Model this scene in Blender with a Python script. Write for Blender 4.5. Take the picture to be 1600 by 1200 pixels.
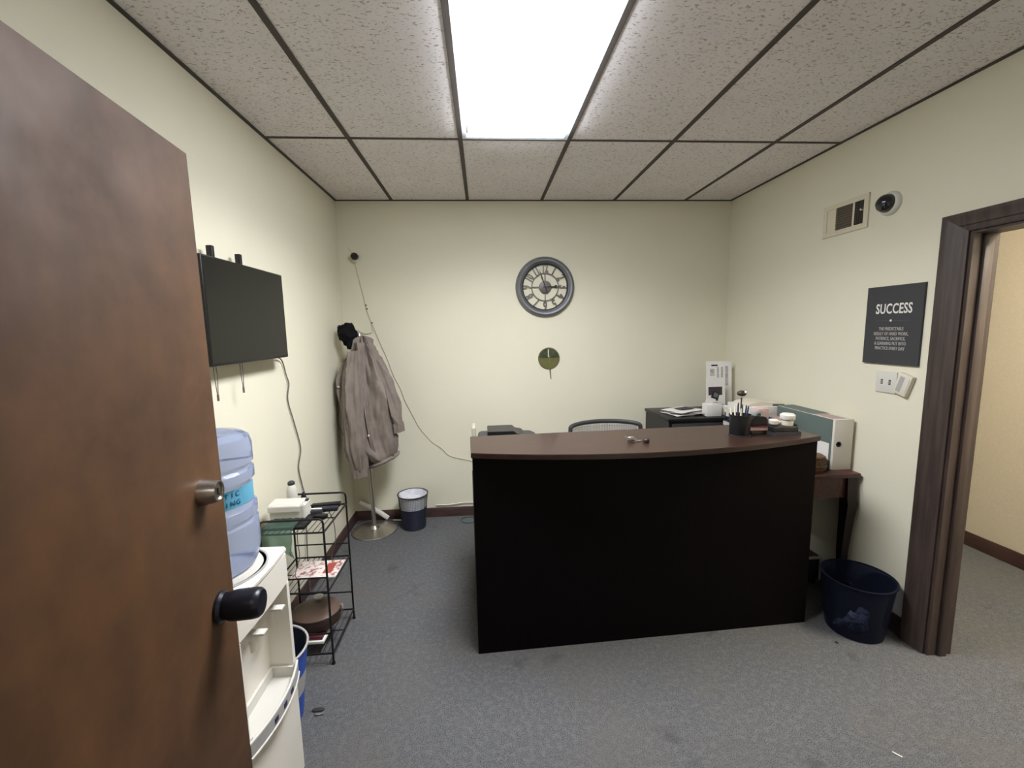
import bpy, bmesh, math, random
from mathutils import Vector, Matrix, noise
random.seed(7)
for o in list(bpy.data.objects): bpy.data.objects.remove(o, do_unlink=True)
S = bpy.context.scene
COL = S.collection
PI = math.pi
# ---------------------------------------------------------------- camera, world, exposure
W, D, H = 3.2971, 3.6655, 2.6894           # room width, depth, height in metres
cam = bpy.data.cameras.new('camera'); cam.sensor_width = 36; cam.lens = 667.208 / 1600 * 36
cam.clip_start = 0.02; cam.clip_end = 60
co = bpy.data.objects.new('camera', cam); COL.objects.link(co); S.camera = co
rt = (0.99747797, -0.06831239, -0.01926419); up = (0.02762162, 0.1235921, 0.99194861); fw = (0.06538148, 0.98997899, -0.1251673)
m = Matrix(((rt[0], up[0], -fw[0], 1.15251), (rt[1], up[1], -fw[1], 0.0), (rt[2], up[2], -fw[2], 1.63226), (0, 0, 0, 1)))
co.matrix_world = m
w = bpy.data.worlds.new('world'); S.world = w; w.use_nodes = True
w.node_tree.nodes['Background'].inputs[0].default_value = (0.8, 0.85, 1.0, 1)
w.node_tree.nodes['Background'].inputs[1].default_value = 0.05
S.view_settings.view_transform = 'Standard'; S.view_settings.look = 'None'
S.view_settings.gamma = 1.0; S.view_settings.use_curve_mapping = False
S.view_settings.exposure = 1.2
ROOM_LIGHT = 9.0          # radiance of the troffer lens
HALL_LIGHT = 19.0
BACK_HALL_LIGHT = 2.5
la = bpy.data.lights.new('troffer_beam', 'AREA'); la.shape = 'RECTANGLE'; la.size = 0.52; la.size_y = 1.09
la.energy = 19.0; la.spread = math.radians(148); la.color = (0.985, 0.972, 1.0)
lo_ = bpy.data.objects.new('troffer_beam', la); COL.objects.link(lo_); lo_.location = (1.3634, 1.915, H - 0.032)

# ---------------------------------------------------------------- materials
def srgb(r, g, b):
    f = lambda c: (c / 255) / 12.92 if c / 255 <= 0.04045 else ((c / 255 + 0.055) / 1.055) ** 2.4
    return (f(r), f(g), f(b), 1)
def mat(name, col, rough=0.5, metal=0.0, spec=0.5, var=0.0, scale=8.0, stretch=(1, 1, 1), bump=0.0, bscale=None, trans=0.0, ior=1.45, col2=None, emit=0.0, coat=0.0, alpha=1.0, detail=4, ramp=(0.3, 0.7)):
    """procedural material: a noise mixes two tones of the colour; optional fine bump"""
    M = bpy.data.materials.new(name); M.use_nodes = True
    nt = M.node_tree; b = nt.nodes['Principled BSDF']
    c = srgb(*col)
    b.inputs['Roughness'].default_value = rough; b.inputs['Metallic'].default_value = metal
    b.inputs['Specular IOR Level'].default_value = spec; b.inputs['IOR'].default_value = ior
    b.inputs['Transmission Weight'].default_value = trans; b.inputs['Coat Weight'].default_value = coat
    b.inputs['Alpha'].default_value = alpha
    if emit:
        b.inputs['Emission Color'].default_value = c; b.inputs['Emission Strength'].default_value = emit
    tc = nt.nodes.new('ShaderNodeTexCoord'); mp = nt.nodes.new('ShaderNodeMapping')
    mp.inputs['Scale'].default_value = stretch
    nt.links.new(tc.outputs['Object'], mp.inputs[0])
    n = nt.nodes.new('ShaderNodeTexNoise'); n.inputs['Scale'].default_value = scale; n.inputs['Detail'].default_value = detail
    nt.links.new(mp.outputs[0], n.inputs['Vector'])
    r = nt.nodes.new('ShaderNodeValToRGB'); r.color_ramp.elements[0].position = ramp[0]; r.color_ramp.elements[1].position = ramp[1]
    if col2: lo = srgb(*col2)
    else: lo = tuple(max(0, x * (1 - var)) for x in c[:3]) + (1,)
    r.color_ramp.elements[0].color = lo; r.color_ramp.elements[1].color = c
    nt.links.new(n.outputs['Fac'], r.inputs[0]); nt.links.new(r.outputs[0], b.inputs['Base Color'])
    if bump:
        n2 = nt.nodes.new('ShaderNodeTexNoise'); n2.inputs['Scale'].default_value = bscale or scale * 4; n2.inputs['Detail'].default_value = 3
        nt.links.new(mp.outputs[0], n2.inputs['Vector'])
        bp = nt.nodes.new('ShaderNodeBump'); bp.inputs['Strength'].default_value = bump; bp.inputs['Distance'].default_value = 0.004
        nt.links.new(n2.outputs['Fac'], bp.inputs['Height']); nt.links.new(bp.outputs[0], b.inputs['Normal'])
    return M

def carpet_mat():
    M = mat('carpet', (109, 110, 112), 0.95, spec=0.1, scale=260, col2=(56, 57, 60), bump=0.5, bscale=330, detail=2, ramp=(0.32, 0.66))
    nt = M.node_tree; b = nt.nodes['Principled BSDF']
    r = [n for n in nt.nodes if n.type == 'VALTORGB'][0]
    tc = [n for n in nt.nodes if n.type == 'TEX_COORD'][0]
    def layer(src, scale, p0, p1, col, fac):
        n = nt.nodes.new('ShaderNodeTexNoise'); n.inputs['Scale'].default_value = scale; n.inputs['Detail'].default_value = 3
        nt.links.new(tc.outputs['Object'], n.inputs['Vector'])
        q = nt.nodes.new('ShaderNodeMapRange'); q.inputs[1].default_value = p0; q.inputs[2].default_value = p1; q.inputs[4].default_value = fac
        nt.links.new(n.outputs['Fac'], q.inputs[0])
        x = nt.nodes.new('ShaderNodeMix'); x.data_type = 'RGBA'
        nt.links.new(q.outputs[0], x.inputs[0]); nt.links.new(src, x.inputs[6]); x.inputs[7].default_value = col
        return x.outputs[2]
    o = layer(r.outputs[0], 45, 0.45, 0.7, srgb(118, 118, 121), 0.35)     # clumps of lighter yarn
    o = layer(o, 2.2, 0.45, 0.7, srgb(100, 96, 90), 0.4)              # worn, slightly brownish areas
    o = layer(o, 5.0, 0.62, 0.72, srgb(62, 59, 58), 0.4)              # soiled spots
    nt.links.new(o, b.inputs['Base Color'])
    return M

def tile_mat():
    """mineral fibre tile: pale board with small worm-like fissures"""
    M = mat('ceiling_tile', (238, 232, 232), 0.95, spec=0.1, scale=3, var=0.06)
    nt = M.node_tree; b = nt.nodes['Principled BSDF']
    r = [n for n in nt.nodes if n.type == 'VALTORGB'][0]; tc = [n for n in nt.nodes if n.type == 'TEX_COORD'][0]
    mp = nt.nodes.new('ShaderNodeMapping'); mp.inputs['Scale'].default_value = (1, 1.9, 1)
    nt.links.new(tc.outputs['Object'], mp.inputs[0])
    n = nt.nodes.new('ShaderNodeTexNoise'); n.inputs['Scale'].default_value = 66; n.inputs['Detail'].default_value = 2; n.inputs['Distortion'].default_value = 0.6
    nt.links.new(mp.outputs[0], n.inputs['Vector'])
    q = nt.nodes.new('ShaderNodeMapRange'); q.inputs[1].default_value = 0.58; q.inputs[2].default_value = 0.68
    nt.links.new(n.outputs['Fac'], q.inputs[0])
    x = nt.nodes.new('ShaderNodeMix'); x.data_type = 'RGBA'; x.inputs[7].default_value = srgb(176, 168, 161)
    nt.links.new(q.outputs[0], x.inputs[0]); nt.links.new(r.outputs[0], x.inputs[6]); nt.links.new(x.outputs[2], b.inputs['Base Color'])
    bp = nt.nodes.new('ShaderNodeBump'); bp.inputs['Strength'].default_value = 0.5; bp.inputs['Distance'].default_value = 0.003; bp.invert = True
    nt.links.new(q.outputs[0], bp.inputs['Height']); nt.links.new(bp.outputs[0], b.inputs['Normal'])
    return M

def wood_mat(name, c1, c2, rough, scale, stretch, coat=0.0, spec=0.5, blot=None):
    M = mat(name, c1, rough, spec=spec, scale=scale, stretch=stretch, col2=c2, coat=coat, detail=6, ramp=(0.35, 0.65))
    if blot:
        nt = M.node_tree; b = nt.nodes['Principled BSDF']
        r = [n for n in nt.nodes if n.type == 'VALTORGB'][0]; tc = [n for n in nt.nodes if n.type == 'TEX_COORD'][0]
        n = nt.nodes.new('ShaderNodeTexNoise'); n.inputs['Scale'].default_value = blot[1]; n.inputs['Detail'].default_value = 5; n.inputs['Roughness'].default_value = 0.6
        nt.links.new(tc.outputs['Object'], n.inputs['Vector'])
        q = nt.nodes.new('ShaderNodeMapRange'); q.inputs[1].default_value = 0.35; q.inputs[2].default_value = 0.7; q.inputs[4].default_value = blot[2]
        nt.links.new(n.outputs['Fac'], q.inputs[0])
        x = nt.nodes.new('ShaderNodeMix'); x.data_type = 'RGBA'; x.inputs[7].default_value = srgb(*blot[0])
        nt.links.new(q.outputs[0], x.inputs[0]); nt.links.new(r.outputs[0], x.inputs[6]); nt.links.new(x.outputs[2], b.inputs['Base Color'])
        q2 = nt.nodes.new('ShaderNodeMapRange'); q2.inputs[1].default_value = 0.3; q2.inputs[2].default_value = 0.7
        q2.inputs[3].default_value = rough - 0.08; q2.inputs[4].default_value = rough + 0.14
        nt.links.new(n.outputs['Fac'], q2.inputs[0]); nt.links.new(q2.outputs[0], b.inputs['Roughness'])
    return M

M = {}
M['wall'] = mat('cream_wall_paint', (223, 219, 198), 0.7, spec=0.25, scale=1.6, var=0.035, bump=0.12, bscale=140)
M['hall_wall'] = mat('hall_wall_paint', (220, 211, 196), 0.75, spec=0.2, scale=60, var=0.06, bump=0.25, bscale=120)
M['carpet'] = carpet_mat()
M['tile'] = tile_mat()
M['grid'] = mat('ceiling_grid_bar', (66, 58, 53), 0.55, scale=20, var=0.12)
M['slab'] = mat('ceiling_slab', (120, 116, 110), 0.9, var=0.1)
M['casing'] = wood_mat('dark_door_casing', (72, 60, 55), (54, 44, 41), 0.45, 9, (6, 6, 0.4))
M['base'] = wood_mat('baseboard_brown', (74, 52, 48), (56, 40, 38), 0.5, 8, (1, 1, 6))
M['door'] = wood_mat('stained_door_veneer', (96, 66, 41), (80, 55, 34), 0.6, 4, (3, 3, 1.4), spec=0.34, blot=((60, 40, 24), 3.6, 0.85))
M['desk'] = wood_mat('espresso_laminate', (9, 4, 5), (5, 2, 3), 0.55, 8, (10, 10, 0.5), spec=0.12)
M['desk_top'] = wood_mat('mahogany_counter_top', (55, 36, 29), (42, 26, 22), 0.36, 9, (0.5, 9, 9), coat=0.15)
M['desk_edge'] = wood_mat('counter_edge', (60, 32, 27), (44, 24, 20), 0.4, 9, (0.5, 9, 9))
M['table'] = wood_mat('reddish_table_wood', (84, 44, 34), (60, 30, 25), 0.38, 8, (6, 0.6, 6), coat=0.1)
M['table_dark'] = mat('dark_table_leg', (36, 24, 22), 0.4, var=0.2)
M['black'] = mat('black_plastic', (24, 24, 26), 0.4, var=0.15)
M['charcoal'] = mat('charcoal_plastic', (52, 53, 56), 0.5, var=0.12)
M['black_metal'] = mat('black_wire', (26, 24, 25), 0.42, metal=0.2, var=0.1)
M['screen'] = mat('dark_screen', (13, 14, 12), 0.3, spec=0.4, var=0.1, scale=2)
M['knob'] = mat('black_knob_metal', (30, 31, 40), 0.32, metal=0.35, var=0.1)
M['steel'] = mat('brushed_steel', (186, 180, 170), 0.32, metal=0.9, var=0.12, scale=30)
M['nickel'] = mat('satin_nickel', (176, 170, 162), 0.28, metal=1.0, var=0.06)
M['white'] = mat('white_plastic', (208, 206, 198), 0.42, var=0.03)
M['ivory'] = mat('ivory_plastic', (216, 208, 190), 0.5, var=0.03)
M['wmat'] = mat('dispenser_plastic', (228, 224, 214), 0.35, var=0.03, scale=3)
M['dgrey'] = mat('dispenser_grey', (168, 168, 166), 0.5, var=0.05)
M['paper'] = mat('white_paper', (228, 226, 222), 0.8, spec=0.2, var=0.05)
M['paper2'] = mat('grey_printed_paper', (196, 192, 190), 0.8, spec=0.2, scale=60, col2=(150, 146, 150))
M['print'] = mat('printed_magazine', (224, 214, 208), 0.6, scale=45, col2=(150, 90, 84), ramp=(0.38, 0.52))
M['ink'] = mat('dark_ink', (48, 46, 50), 0.7, var=0.2)
M['plum'] = mat('plum_print', (66, 50, 62), 0.6, var=0.15)
M['red'] = mat('red_print', (160, 72, 62), 0.6, var=0.15)
M['maroon'] = mat('maroon_cover', (84, 26, 34), 0.45, var=0.2)
M['pink'] = mat('dusty_pink_card', (178, 152, 146), 0.6, var=0.08)
M['teal'] = mat('teal_carton', (98, 112, 108), 0.6, var=0.08)
M['carton'] = mat('pale_carton', (214, 208, 196), 0.7, var=0.04)
M['wicker'] = mat('woven_straw', (132, 104, 76), 0.8, scale=70, col2=(70, 50, 36), stretch=(1, 1, 3), bump=0.8, bscale=90)
M['bottle'] = mat('blue_water_bottle', (184, 197, 232), 0.10, trans=0.75, ior=1.2, var=0.05, spec=0.6)
M['water'] = mat('bottle_water', (120, 150, 225), 0.0, trans=0.9, ior=1.2, var=0.03)
M['label'] = mat('cyan_label', (98, 168, 200), 0.5, var=0.12, scale=20)
M['label_ink'] = mat('label_ink', (30, 92, 132), 0.6, var=0.05)
M['blue_bin'] = mat('cobalt_bin', (38, 82, 178), 0.35, var=0.08)
M['blue_glass'] = mat('translucent_navy_plastic', (76, 84, 112), 0.12, trans=0.88, ior=1.15, var=0.1)
M['liner'] = mat('black_liner', (34, 38, 46), 0.4, var=0.2, scale=20)
M['bag'] = mat('clear_bag', (218, 220, 226), 0.25, var=0.2, scale=30, bump=0.6, bscale=40)
M['navy'] = mat('navy_contents', (34, 42, 78), 0.6, var=0.2)
M['jacket'] = mat('taupe_jacket_cloth', (136, 126, 118), 0.85, spec=0.2, scale=14, var=0.25, bump=0.35, bscale=300)
M['hat'] = mat('black_hat_cloth', (22, 21, 24), 0.9, spec=0.15, var=0.3, scale=30, bump=0.4, bscale=200)
M['tin'] = mat('pewter_clock_metal', (128, 130, 134), 0.38, metal=0.6, var=0.2, scale=12)
M['tin_dark'] = mat('aged_clock_metal', (112, 108, 104), 0.5, metal=0.5, var=0.2, scale=12)
M['olive'] = mat('olive_ornament', (106, 102, 62), 0.3, var=0.2, scale=20)
M['reflection'] = mat('painted_dark_reflection', (44, 58, 40), 0.25, scale=30, col2=(78, 80, 62))  # reflection of the dark room, put into the colour
M['green_stem'] = mat('green_stem', (104, 124, 60), 0.5, var=0.2)
M['poster'] = mat('charcoal_poster', (56, 57, 60), 0.6, var=0.05, scale=3)
M['poster_ink'] = mat('poster_white_ink', (226, 224, 218), 0.6, var=0.03)
M['poster_ink2'] = mat('poster_grey_ink', (172, 168, 164), 0.6, var=0.03)
M['poster_line'] = mat('poster_line', (100, 100, 100), 0.6, var=0.03)
M['cable'] = mat('beige_cable', (198, 190, 166), 0.5, var=0.05)
M['cable_w'] = mat('white_cable', (226, 222, 210), 0.45, var=0.04)
M['cable_g'] = mat('grey_cable', (104, 96, 90), 0.5, var=0.08)
M['green_cable'] = mat('dark_green_cable', (40, 84, 70), 0.5, var=0.1)
M['green_bag'] = mat('green_translucent_bag', (160, 192, 178), 0.15, trans=0.9, ior=1.1, var=0.2, scale=20)
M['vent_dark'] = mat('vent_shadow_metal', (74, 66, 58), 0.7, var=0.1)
M['vent_slat'] = mat('vent_slat', (122, 112, 98), 0.6, var=0.05)
M['vent'] = mat('vent_cream_metal', (212, 204, 180), 0.5, var=0.03)
M['dome'] = mat('smoked_dome', (30, 30, 34), 0.08, var=0.1, coat=0.5)
M['brown_pot'] = mat('brown_basket', (56, 38, 34), 0.55, scale=30, col2=(40, 28, 26))
M['tan'] = mat('tan_lid', (92, 74, 64), 0.4, var=0.1)
M['diffuser'] = mat('troffer_lens', (244, 248, 255), 0.5, var=0.0, emit=ROOM_LIGHT)
M['back_diffuser'] = mat('back_hall_lens', (250, 250, 250), 0.5, var=0.0, emit=BACK_HALL_LIGHT)
M['hall_diffuser'] = mat('hall_lens', (255, 246, 228), 0.5, var=0.0, emit=HALL_LIGHT)
M['frame_w'] = mat('troffer_frame', (216, 222, 230), 0.5, var=0.02)
M['glass'] = mat('clear_cup', (200, 206, 208), 0.1, trans=0.5, var=0.05)
M['grey_panel'] = mat('grey_panel', (150, 148, 134), 0.6, var=0.05)
M['grey_cloth'] = mat('grey_seat_cloth', (60, 60, 66), 0.9, var=0.2)
M['mesh_grey'] = mat('pale_mesh', (150, 146, 150), 0.7, var=0.1)

# ---------------------------------------------------------------- geometry helpers
ROOT = {}
class MB:
    def __init__(s): s.bm = bmesh.new()
    def _add(s, b, mt=None):
        me = bpy.data.meshes.new('t'); b.to_mesh(me); b.free()
        if mt is not None: me.transform(mt)
        s.bm.from_mesh(me); bpy.data.meshes.remove(me)
    def box(s, x0, x1, y0, y1, z0, z1, bev=0.0, seg=2, mt=None):
        b = bmesh.new(); bmesh.ops.create_cube(b, size=1)
        for v in b.verts: v.co = Vector(((x0 + x1) / 2 + v.co.x * (x1 - x0), (y0 + y1) / 2 + v.co.y * (y1 - y0), (z0 + z1) / 2 + v.co.z * (z1 - z0)))
        if bev: bmesh.ops.bevel(b, geom=b.edges[:], offset=bev, segments=seg, affect='EDGES', profile=0.5)
        s._add(b, mt); return s
    def tube(s, pts, r, seg=8, caps=True, closed=False):
        pts = [Vector(p) for p in pts]; n = len(pts); b = s.bm; rings = []
        rr = r if isinstance(r, (list, tuple)) else [r] * n
        prev = None
        for i, p in enumerate(pts):
            if closed: t = (pts[(i + 1) % n] - pts[i - 1]).normalized()
            else: t = (pts[min(i + 1, n - 1)] - pts[max(i - 1, 0)]).normalized()
            if prev is None:
                a = Vector((0, 0, 1)) if abs(t.z) < 0.9 else Vector((1, 0, 0))
                u = t.cross(a).normalized()
            else: u = (prev - t * prev.dot(t)).normalized()
            prev = u; v = t.cross(u)
            rings.append([b.verts.new(p + (u * math.cos(2 * PI * k / seg) + v * math.sin(2 * PI * k / seg)) * rr[i]) for k in range(seg)])
        m_ = n if closed else n - 1
        for i in range(m_):
            A, B = rings[i], rings[(i + 1) % n]
            for k in range(seg): b.faces.new((A[k], A[(k + 1) % seg], B[(k + 1) % seg], B[k]))
        if caps and not closed:
            b.faces.new(rings[0][::-1]); b.faces.new(rings[-1])
        return s
    def lathe(s, prof, c=(0, 0, 0), axis=(0, 0, 1), seg=32, caps=True, sx=1, sy=1):
        q = Vector((0, 0, 1)).rotation_difference(Vector(axis)).to_matrix(); c = Vector(c); b = s.bm; rings = []
        for r, z in prof:
            r = max(r, 1e-5)
            rings.append([b.verts.new(c + q @ Vector((sx * r * math.cos(2 * PI * k / seg), sy * r * math.sin(2 * PI * k / seg), z))) for k in range(seg)])
        for i in range(len(rings) - 1):
            A, B = rings[i], rings[i + 1]
            for k in range(seg): b.faces.new((A[k], A[(k + 1) % seg], B[(k + 1) % seg], B[k]))
        if caps:
            if prof[0][0] > 1e-4: b.faces.new(rings[0][::-1])
            if prof[-1][0] > 1e-4: b.faces.new(rings[-1])
        return s
    def prism(s, poly, a0, a1, axis='z', bev=0.0):
        """poly is a 2D outline, extruded along axis from a0 to a1; for x: (y,z), for y: (x,z), for z: (x,y)"""
        b = bmesh.new()
        f = {'z': lambda p, a: (p[0], p[1], a), 'x': lambda p, a: (a, p[0], p[1]), 'y': lambda p, a: (p[0], a, p[1])}[axis]
        A = [b.verts.new(f(p, a0)) for p in poly]; B = [b.verts.new(f(p, a1)) for p in poly]; n = len(poly)
        b.faces.new(A[::-1]); b.faces.new(B)
        for i in range(n): b.faces.new((A[i], A[(i + 1) % n], B[(i + 1) % n], B[i]))
        bmesh.ops.recalc_face_normals(b, faces=b.faces[:])
        if bev: bmesh.ops.bevel(b, geom=b.edges[:], offset=bev, segments=2, affect='EDGES')
        s._add(b); return s
    def loft(s, rings, caps=True):
        b = s.bm; R = [[b.verts.new(p) for p in r] for r in rings]
        for i in range(len(R) - 1):
            n = len(R[i])
            for k in range(n): b.faces.new((R[i][k], R[i][(k + 1) % n], R[i + 1][(k + 1) % n], R[i + 1][k]))
        if caps: b.faces.new(R[0][::-1]); b.faces.new(R[-1])
        return s
    def crumple(s, c, r, seed=0, squash=(1, 1, 1), amp=0.35, sub=3):
        b = bmesh.new(); bmesh.ops.create_icosphere(b, subdivisions=sub, radius=1)
        for v in b.verts:
            k = 1 + amp * noise.noise(v.co * 1.8 + Vector((seed, seed * 2, 0))) + amp * 0.5 * noise.noise(v.co * 5 + Vector((0, seed, 0)))
            v.co = Vector((v.co.x * squash[0], v.co.y * squash[1], v.co.z * squash[2])) * r * k + Vector(c)
        s._add(b); return s
    def xf(s, mt): bmesh.ops.transform(s.bm, matrix=mt, verts=s.bm.verts[:]); return s
    def build(s, name, m_, parent=None, local=False, flat=False, label=None, angle=35):
        bmesh.ops.recalc_face_normals(s.bm, faces=s.bm.faces[:])
        me = bpy.data.meshes.new(name); s.bm.to_mesh(me); s.bm.free()
        if not flat:
            for p in me.polygons: p.use_smooth = True
            me.set_sharp_from_angle(angle=math.radians(angle))
        me.materials.append(m_ if not isinstance(m_, str) else M[m_])
        o = bpy.data.objects.new(name, me); COL.objects.link(o)
        if parent is not None:
            o.parent = parent
            if not local: me.transform(Matrix.Translation(-ROOT[parent]))
            ROOT[o] = ROOT[parent]
        else:
            # put the origin at the base centre of the thing
            xs = [v.co for v in me.vertices]
            c = Vector(((min(v.x for v in xs) + max(v.x for v in xs)) / 2, (min(v.y for v in xs) + max(v.y for v in xs)) / 2, min(v.z for v in xs)))
            if not local:
                me.transform(Matrix.Translation(-c)); o.location = c; ROOT[o] = c
            else: ROOT[o] = Vector((0, 0, 0))
        if label: o['label'] = label
        return o
def tag(o, label, cat, group=None):
    o['label'] = label; o['category'] = cat
    if group: o['group'] = group
    return o
def thing(name, loc, label, cat, group=None, rz=0):
    o = bpy.data.objects.new(name, None); COL.objects.link(o); o.location = loc; o.rotation_euler = (0, 0, rz)
    o.empty_display_size = 0.1
    ROOT[o] = Vector(loc); return tag(o, label, cat, group)
def struct(o): o['kind'] = 'structure'; return o
def bx(*a, **k): return MB().box(*a, **k)
def smooth_path(pts, n=6):
    pts = [Vector(p) for p in pts]; out = []
    P = [pts[0]] + pts + [pts[-1]]
    for i in range(1, len(P) - 2):
        for k in range(n):
            t = k / n; a, b, c, d = P[i - 1], P[i], P[i + 1], P[i + 2]
            out.append(0.5 * ((2 * b) + (c - a) * t + (2 * a - 5 * b + 4 * c - d) * t * t + (3 * b - a - 3 * c + d) * t ** 3))
    out.append(pts[-1]); return out
def text(name, body, size, m_, parent, mt, extrude=0.0006, align='CENTER', sx=1.0, spacing=1.0, label=None, offset=0.0):
    c = bpy.data.curves.new(name, 'FONT'); c.body = body; c.size = size; c.extrude = extrude; c.align_x = align; c.align_y = 'CENTER'; c.space_character = spacing
    c.resolution_u = 3; c.offset = offset
    t = bpy.data.objects.new(name, c); COL.objects.link(t)
    bpy.context.view_layer.update()
    me = bpy.data.meshes.new_from_object(t.evaluated_get(bpy.context.evaluated_depsgraph_get()))
    bpy.data.objects.remove(t); bpy.data.curves.remove(c)
    me.name = name; me.transform(Matrix.Diagonal((sx, 1, 1, 1))); me.transform(mt)
    if parent is not None: me.transform(Matrix.Translation(-ROOT[parent]))
    me.materials.clear(); me.materials.append(M[m_])
    o = bpy.data.objects.new(name, me); COL.objects.link(o); o.parent = parent; ROOT[o] = ROOT[parent]
    if label: o['label'] = label
    return o

# ---------------------------------------------------------------- the setting
FY, T = 0.10, 0.12                       # room-side face of the front wall, wall thickness
HX = 4.67                                # far wall of the hall beside the room
struct(bx(-0.6, HX + 0.1, -1.8, 5.2, -0.1, 0.0).build('floor', 'carpet', local=True))
struct(bx(-0.1, 0, FY - T, D + T, 0, 2.8).build('wall_left', 'wall', local=True))
struct(bx(0, W + T, D, D + T, 0, 2.8).build('wall_back', 'wall', local=True))
OY0, OY1, OZ = 0.86, 1.80, 2.03          # rough opening in the right wall
b = MB(); b.box(W, W + T, OY1, D, 0, 2.8); b.box(W, W + T, FY - T, OY0, 0, 2.8); b.box(W, W + T, OY0, OY1, OZ, 2.8)
struct(b.build('wall_right', 'wall', local=True))
DX0, DX1 = 0.600, 1.56                   # opening the camera stands in
b = MB(); b.box(0, DX0, FY - T, FY, 0, 2.8); b.box(DX1, W, FY - T, FY, 0, 2.8); b.box(DX0, DX1, FY - T, FY, 2.05, 2.8)
struct(b.build('wall_front', 'wall', local=True))
struct(bx(HX, HX + 0.1, -1.8, 5.2, 0, 2.8).build('wall_hall_right', 'hall_wall', local=True))
struct(bx(W + T, HX, 5.1, 5.2, 0, 2.8).build('wall_hall_back', 'hall_wall', local=True))
struct(bx(-0.6, HX, -1.8, -1.7, 0, 2.8).build('wall_hall_front', 'hall_wall', local=True))
struct(bx(-0.7, -0.6, -1.8, FY - T, 0, 2.8).build('wall_hall_left', 'hall_wall', local=True))
b = MB(); b.box(W + T, W + T + 0.02, D + T, 5.1, 0, 2.8); b.box(-0.6, -0.1, FY - T, FY - T + 0.05, 0, 2.8)
struct(b.build('wall_hall_inner', 'hall_wall', local=True))

# ceiling: slab above, tiles laid in a grid of bars
ceil = struct(bx(0, W, FY, D, H + 0.03, H + 0.08).build('ceiling', 'slab', local=True))
b = bx(-0.6, HX, -1.7, FY - T, H, H + 0.05); b.box(W + T, HX, FY - T, 5.1, H, H + 0.05)
struct(b.build('ceiling', 'tile', local=True))
GX = [0.0, 0.449, 1.0586, 1.6682, 2.2778, 2.8874, W]
GY = [FY, 1.319, 2.538, D]
for i in range(6):
    for j in range(3):
        if i == 2 and j == 1: continue
        x0, x1, y0, y1 = GX[i] + 0.001, GX[i + 1] - 0.001, GY[j] + 0.001, GY[j + 1] - 0.001
        o = bx(x0, x1, y0, y1, H + 0.003, H + 0.016, bev=0.001, seg=1).build('ceiling_tile', 'tile', ceil, flat=True)
for x in GX[1:-1]: bx(x - 0.0125, x + 0.0125, FY, D, H - 0.001, H + 0.0028).build('grid_bar', 'grid', ceil, flat=True)
for y in GY[1:-1]:
    for i in range(6):
        x0 = GX[i] + (0.0125 if i else 0); x1 = GX[i + 1] - (0.0125 if i < 5 else 0)
        bx(x0, x1, y - 0.009, y + 0.009, H - 0.001, H + 0.0026).build('grid_bar', 'grid', ceil, flat=True)
bx(0, 0.016, FY, D, H - 0.004, H + 0.002).build('wall_angle', 'grid', ceil, flat=True)
bx(W - 0.016, W, FY, D, H - 0.004, H + 0.002).build('wall_angle', 'grid', ceil, flat=True)
bx(0.016, W - 0.016, D - 0.014, D, H - 0.004, H + 0.002).build('wall_angle', 'grid', ceil, flat=True)

# baseboards
BP = lambda h: [(0, 0), (0.014, 0), (0.014, h - 0.012), (0.008, h), (0, h)]
b = MB().prism([(D - y, z) for y, z in BP(0.082)], 0.0145, W - 0.0145, 'x'); struct(b.build('baseboard_back', 'base', local=True))
b = MB().prism(BP(0.085), FY, D, 'y'); struct(b.build('baseboard_left', 'base', local=True))
b = MB().prism([(W - x, z) for x, z in BP(0.10)], 1.905, D, 'y'); b.prism([(W - x, z) for x, z in BP(0.10)], FY, 0.755, 'y')
struct(b.build('baseboard_right', 'base', local=True))
b = MB().prism([(HX - x, z) for x, z in BP(0.10)], -1.7, 5.1, 'y'); struct(b.build('baseboard_hall', 'base', local=True))

# door frame of the right-hand doorway: casings, jambs, stops
fr = struct(MB().box(W - 0.002, W + T + 0.002, OY1 - 0.020, OY1, 0, OZ).build('trim_1', 'casing', local=True))
def casing_profile(out):            # width 0.105, moulded; out=+1 grows with y
    return [(0, 0), (0, -0.012), (0.012, -0.016), (0.03, -0.016), (0.036, -0.02), (0.078, -0.022), (0.09, -0.026), (0.105, -0.026), (0.105, 0)]
pr = casing_profile(1)
for side in (0, 1):
    y0 = OY1 - 0.006 if side == 0 else OY0 + 0.006; sg = 1 if side == 0 else -1
    b = MB().loft([[(W + p[1], y0 + sg * p[0], 0.0) for p in pr], [(W + p[1], y0 + sg * p[0], OZ - 0.006 + 0.78 * p[0] - 0.0005) for p in pr]]); b.build('casing', 'casing', fr)
b = MB().loft([[(W + p[1], OY0 + 0.006 - p[0], OZ - 0.006 + p[0] * 0.78) for p in pr], [(W + p[1], OY1 - 0.006 + p[0], OZ - 0.006 + p[0] * 0.78) for p in pr]]); b.build('head_casing', 'casing', fr)
bx(W - 0.002, W + T + 0.002, OY0, OY0 + 0.02, 0, OZ).build('jamb', 'casing', fr)
bx(W - 0.002, W + T + 0.002, OY0 + 0.02, OY1 - 0.02, OZ - 0.018, OZ).build('head_jamb', 'casing', fr)
bx(W + 0.045, W + 0.085, OY1 - 0.032, OY1 - 0.02, 0, OZ - 0.018, bev=0.001).build('door_stop', 'casing', fr)
bx(W + 0.045, W + 0.085, OY0 + 0.02, OY0 + 0.032, 0, OZ - 0.018, bev=0.001).build('door_stop', 'casing', fr)
bx(W + T, W + T + 0.014, OY1 - 0.006, OY1 + 0.07, 0, OZ + 0.06).build('casing', 'casing', fr)
bx(W + T, W + T + 0.014, OY0 - 0.07, OY0 + 0.006, 0, OZ + 0.06).build('casing', 'casing', fr)
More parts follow.
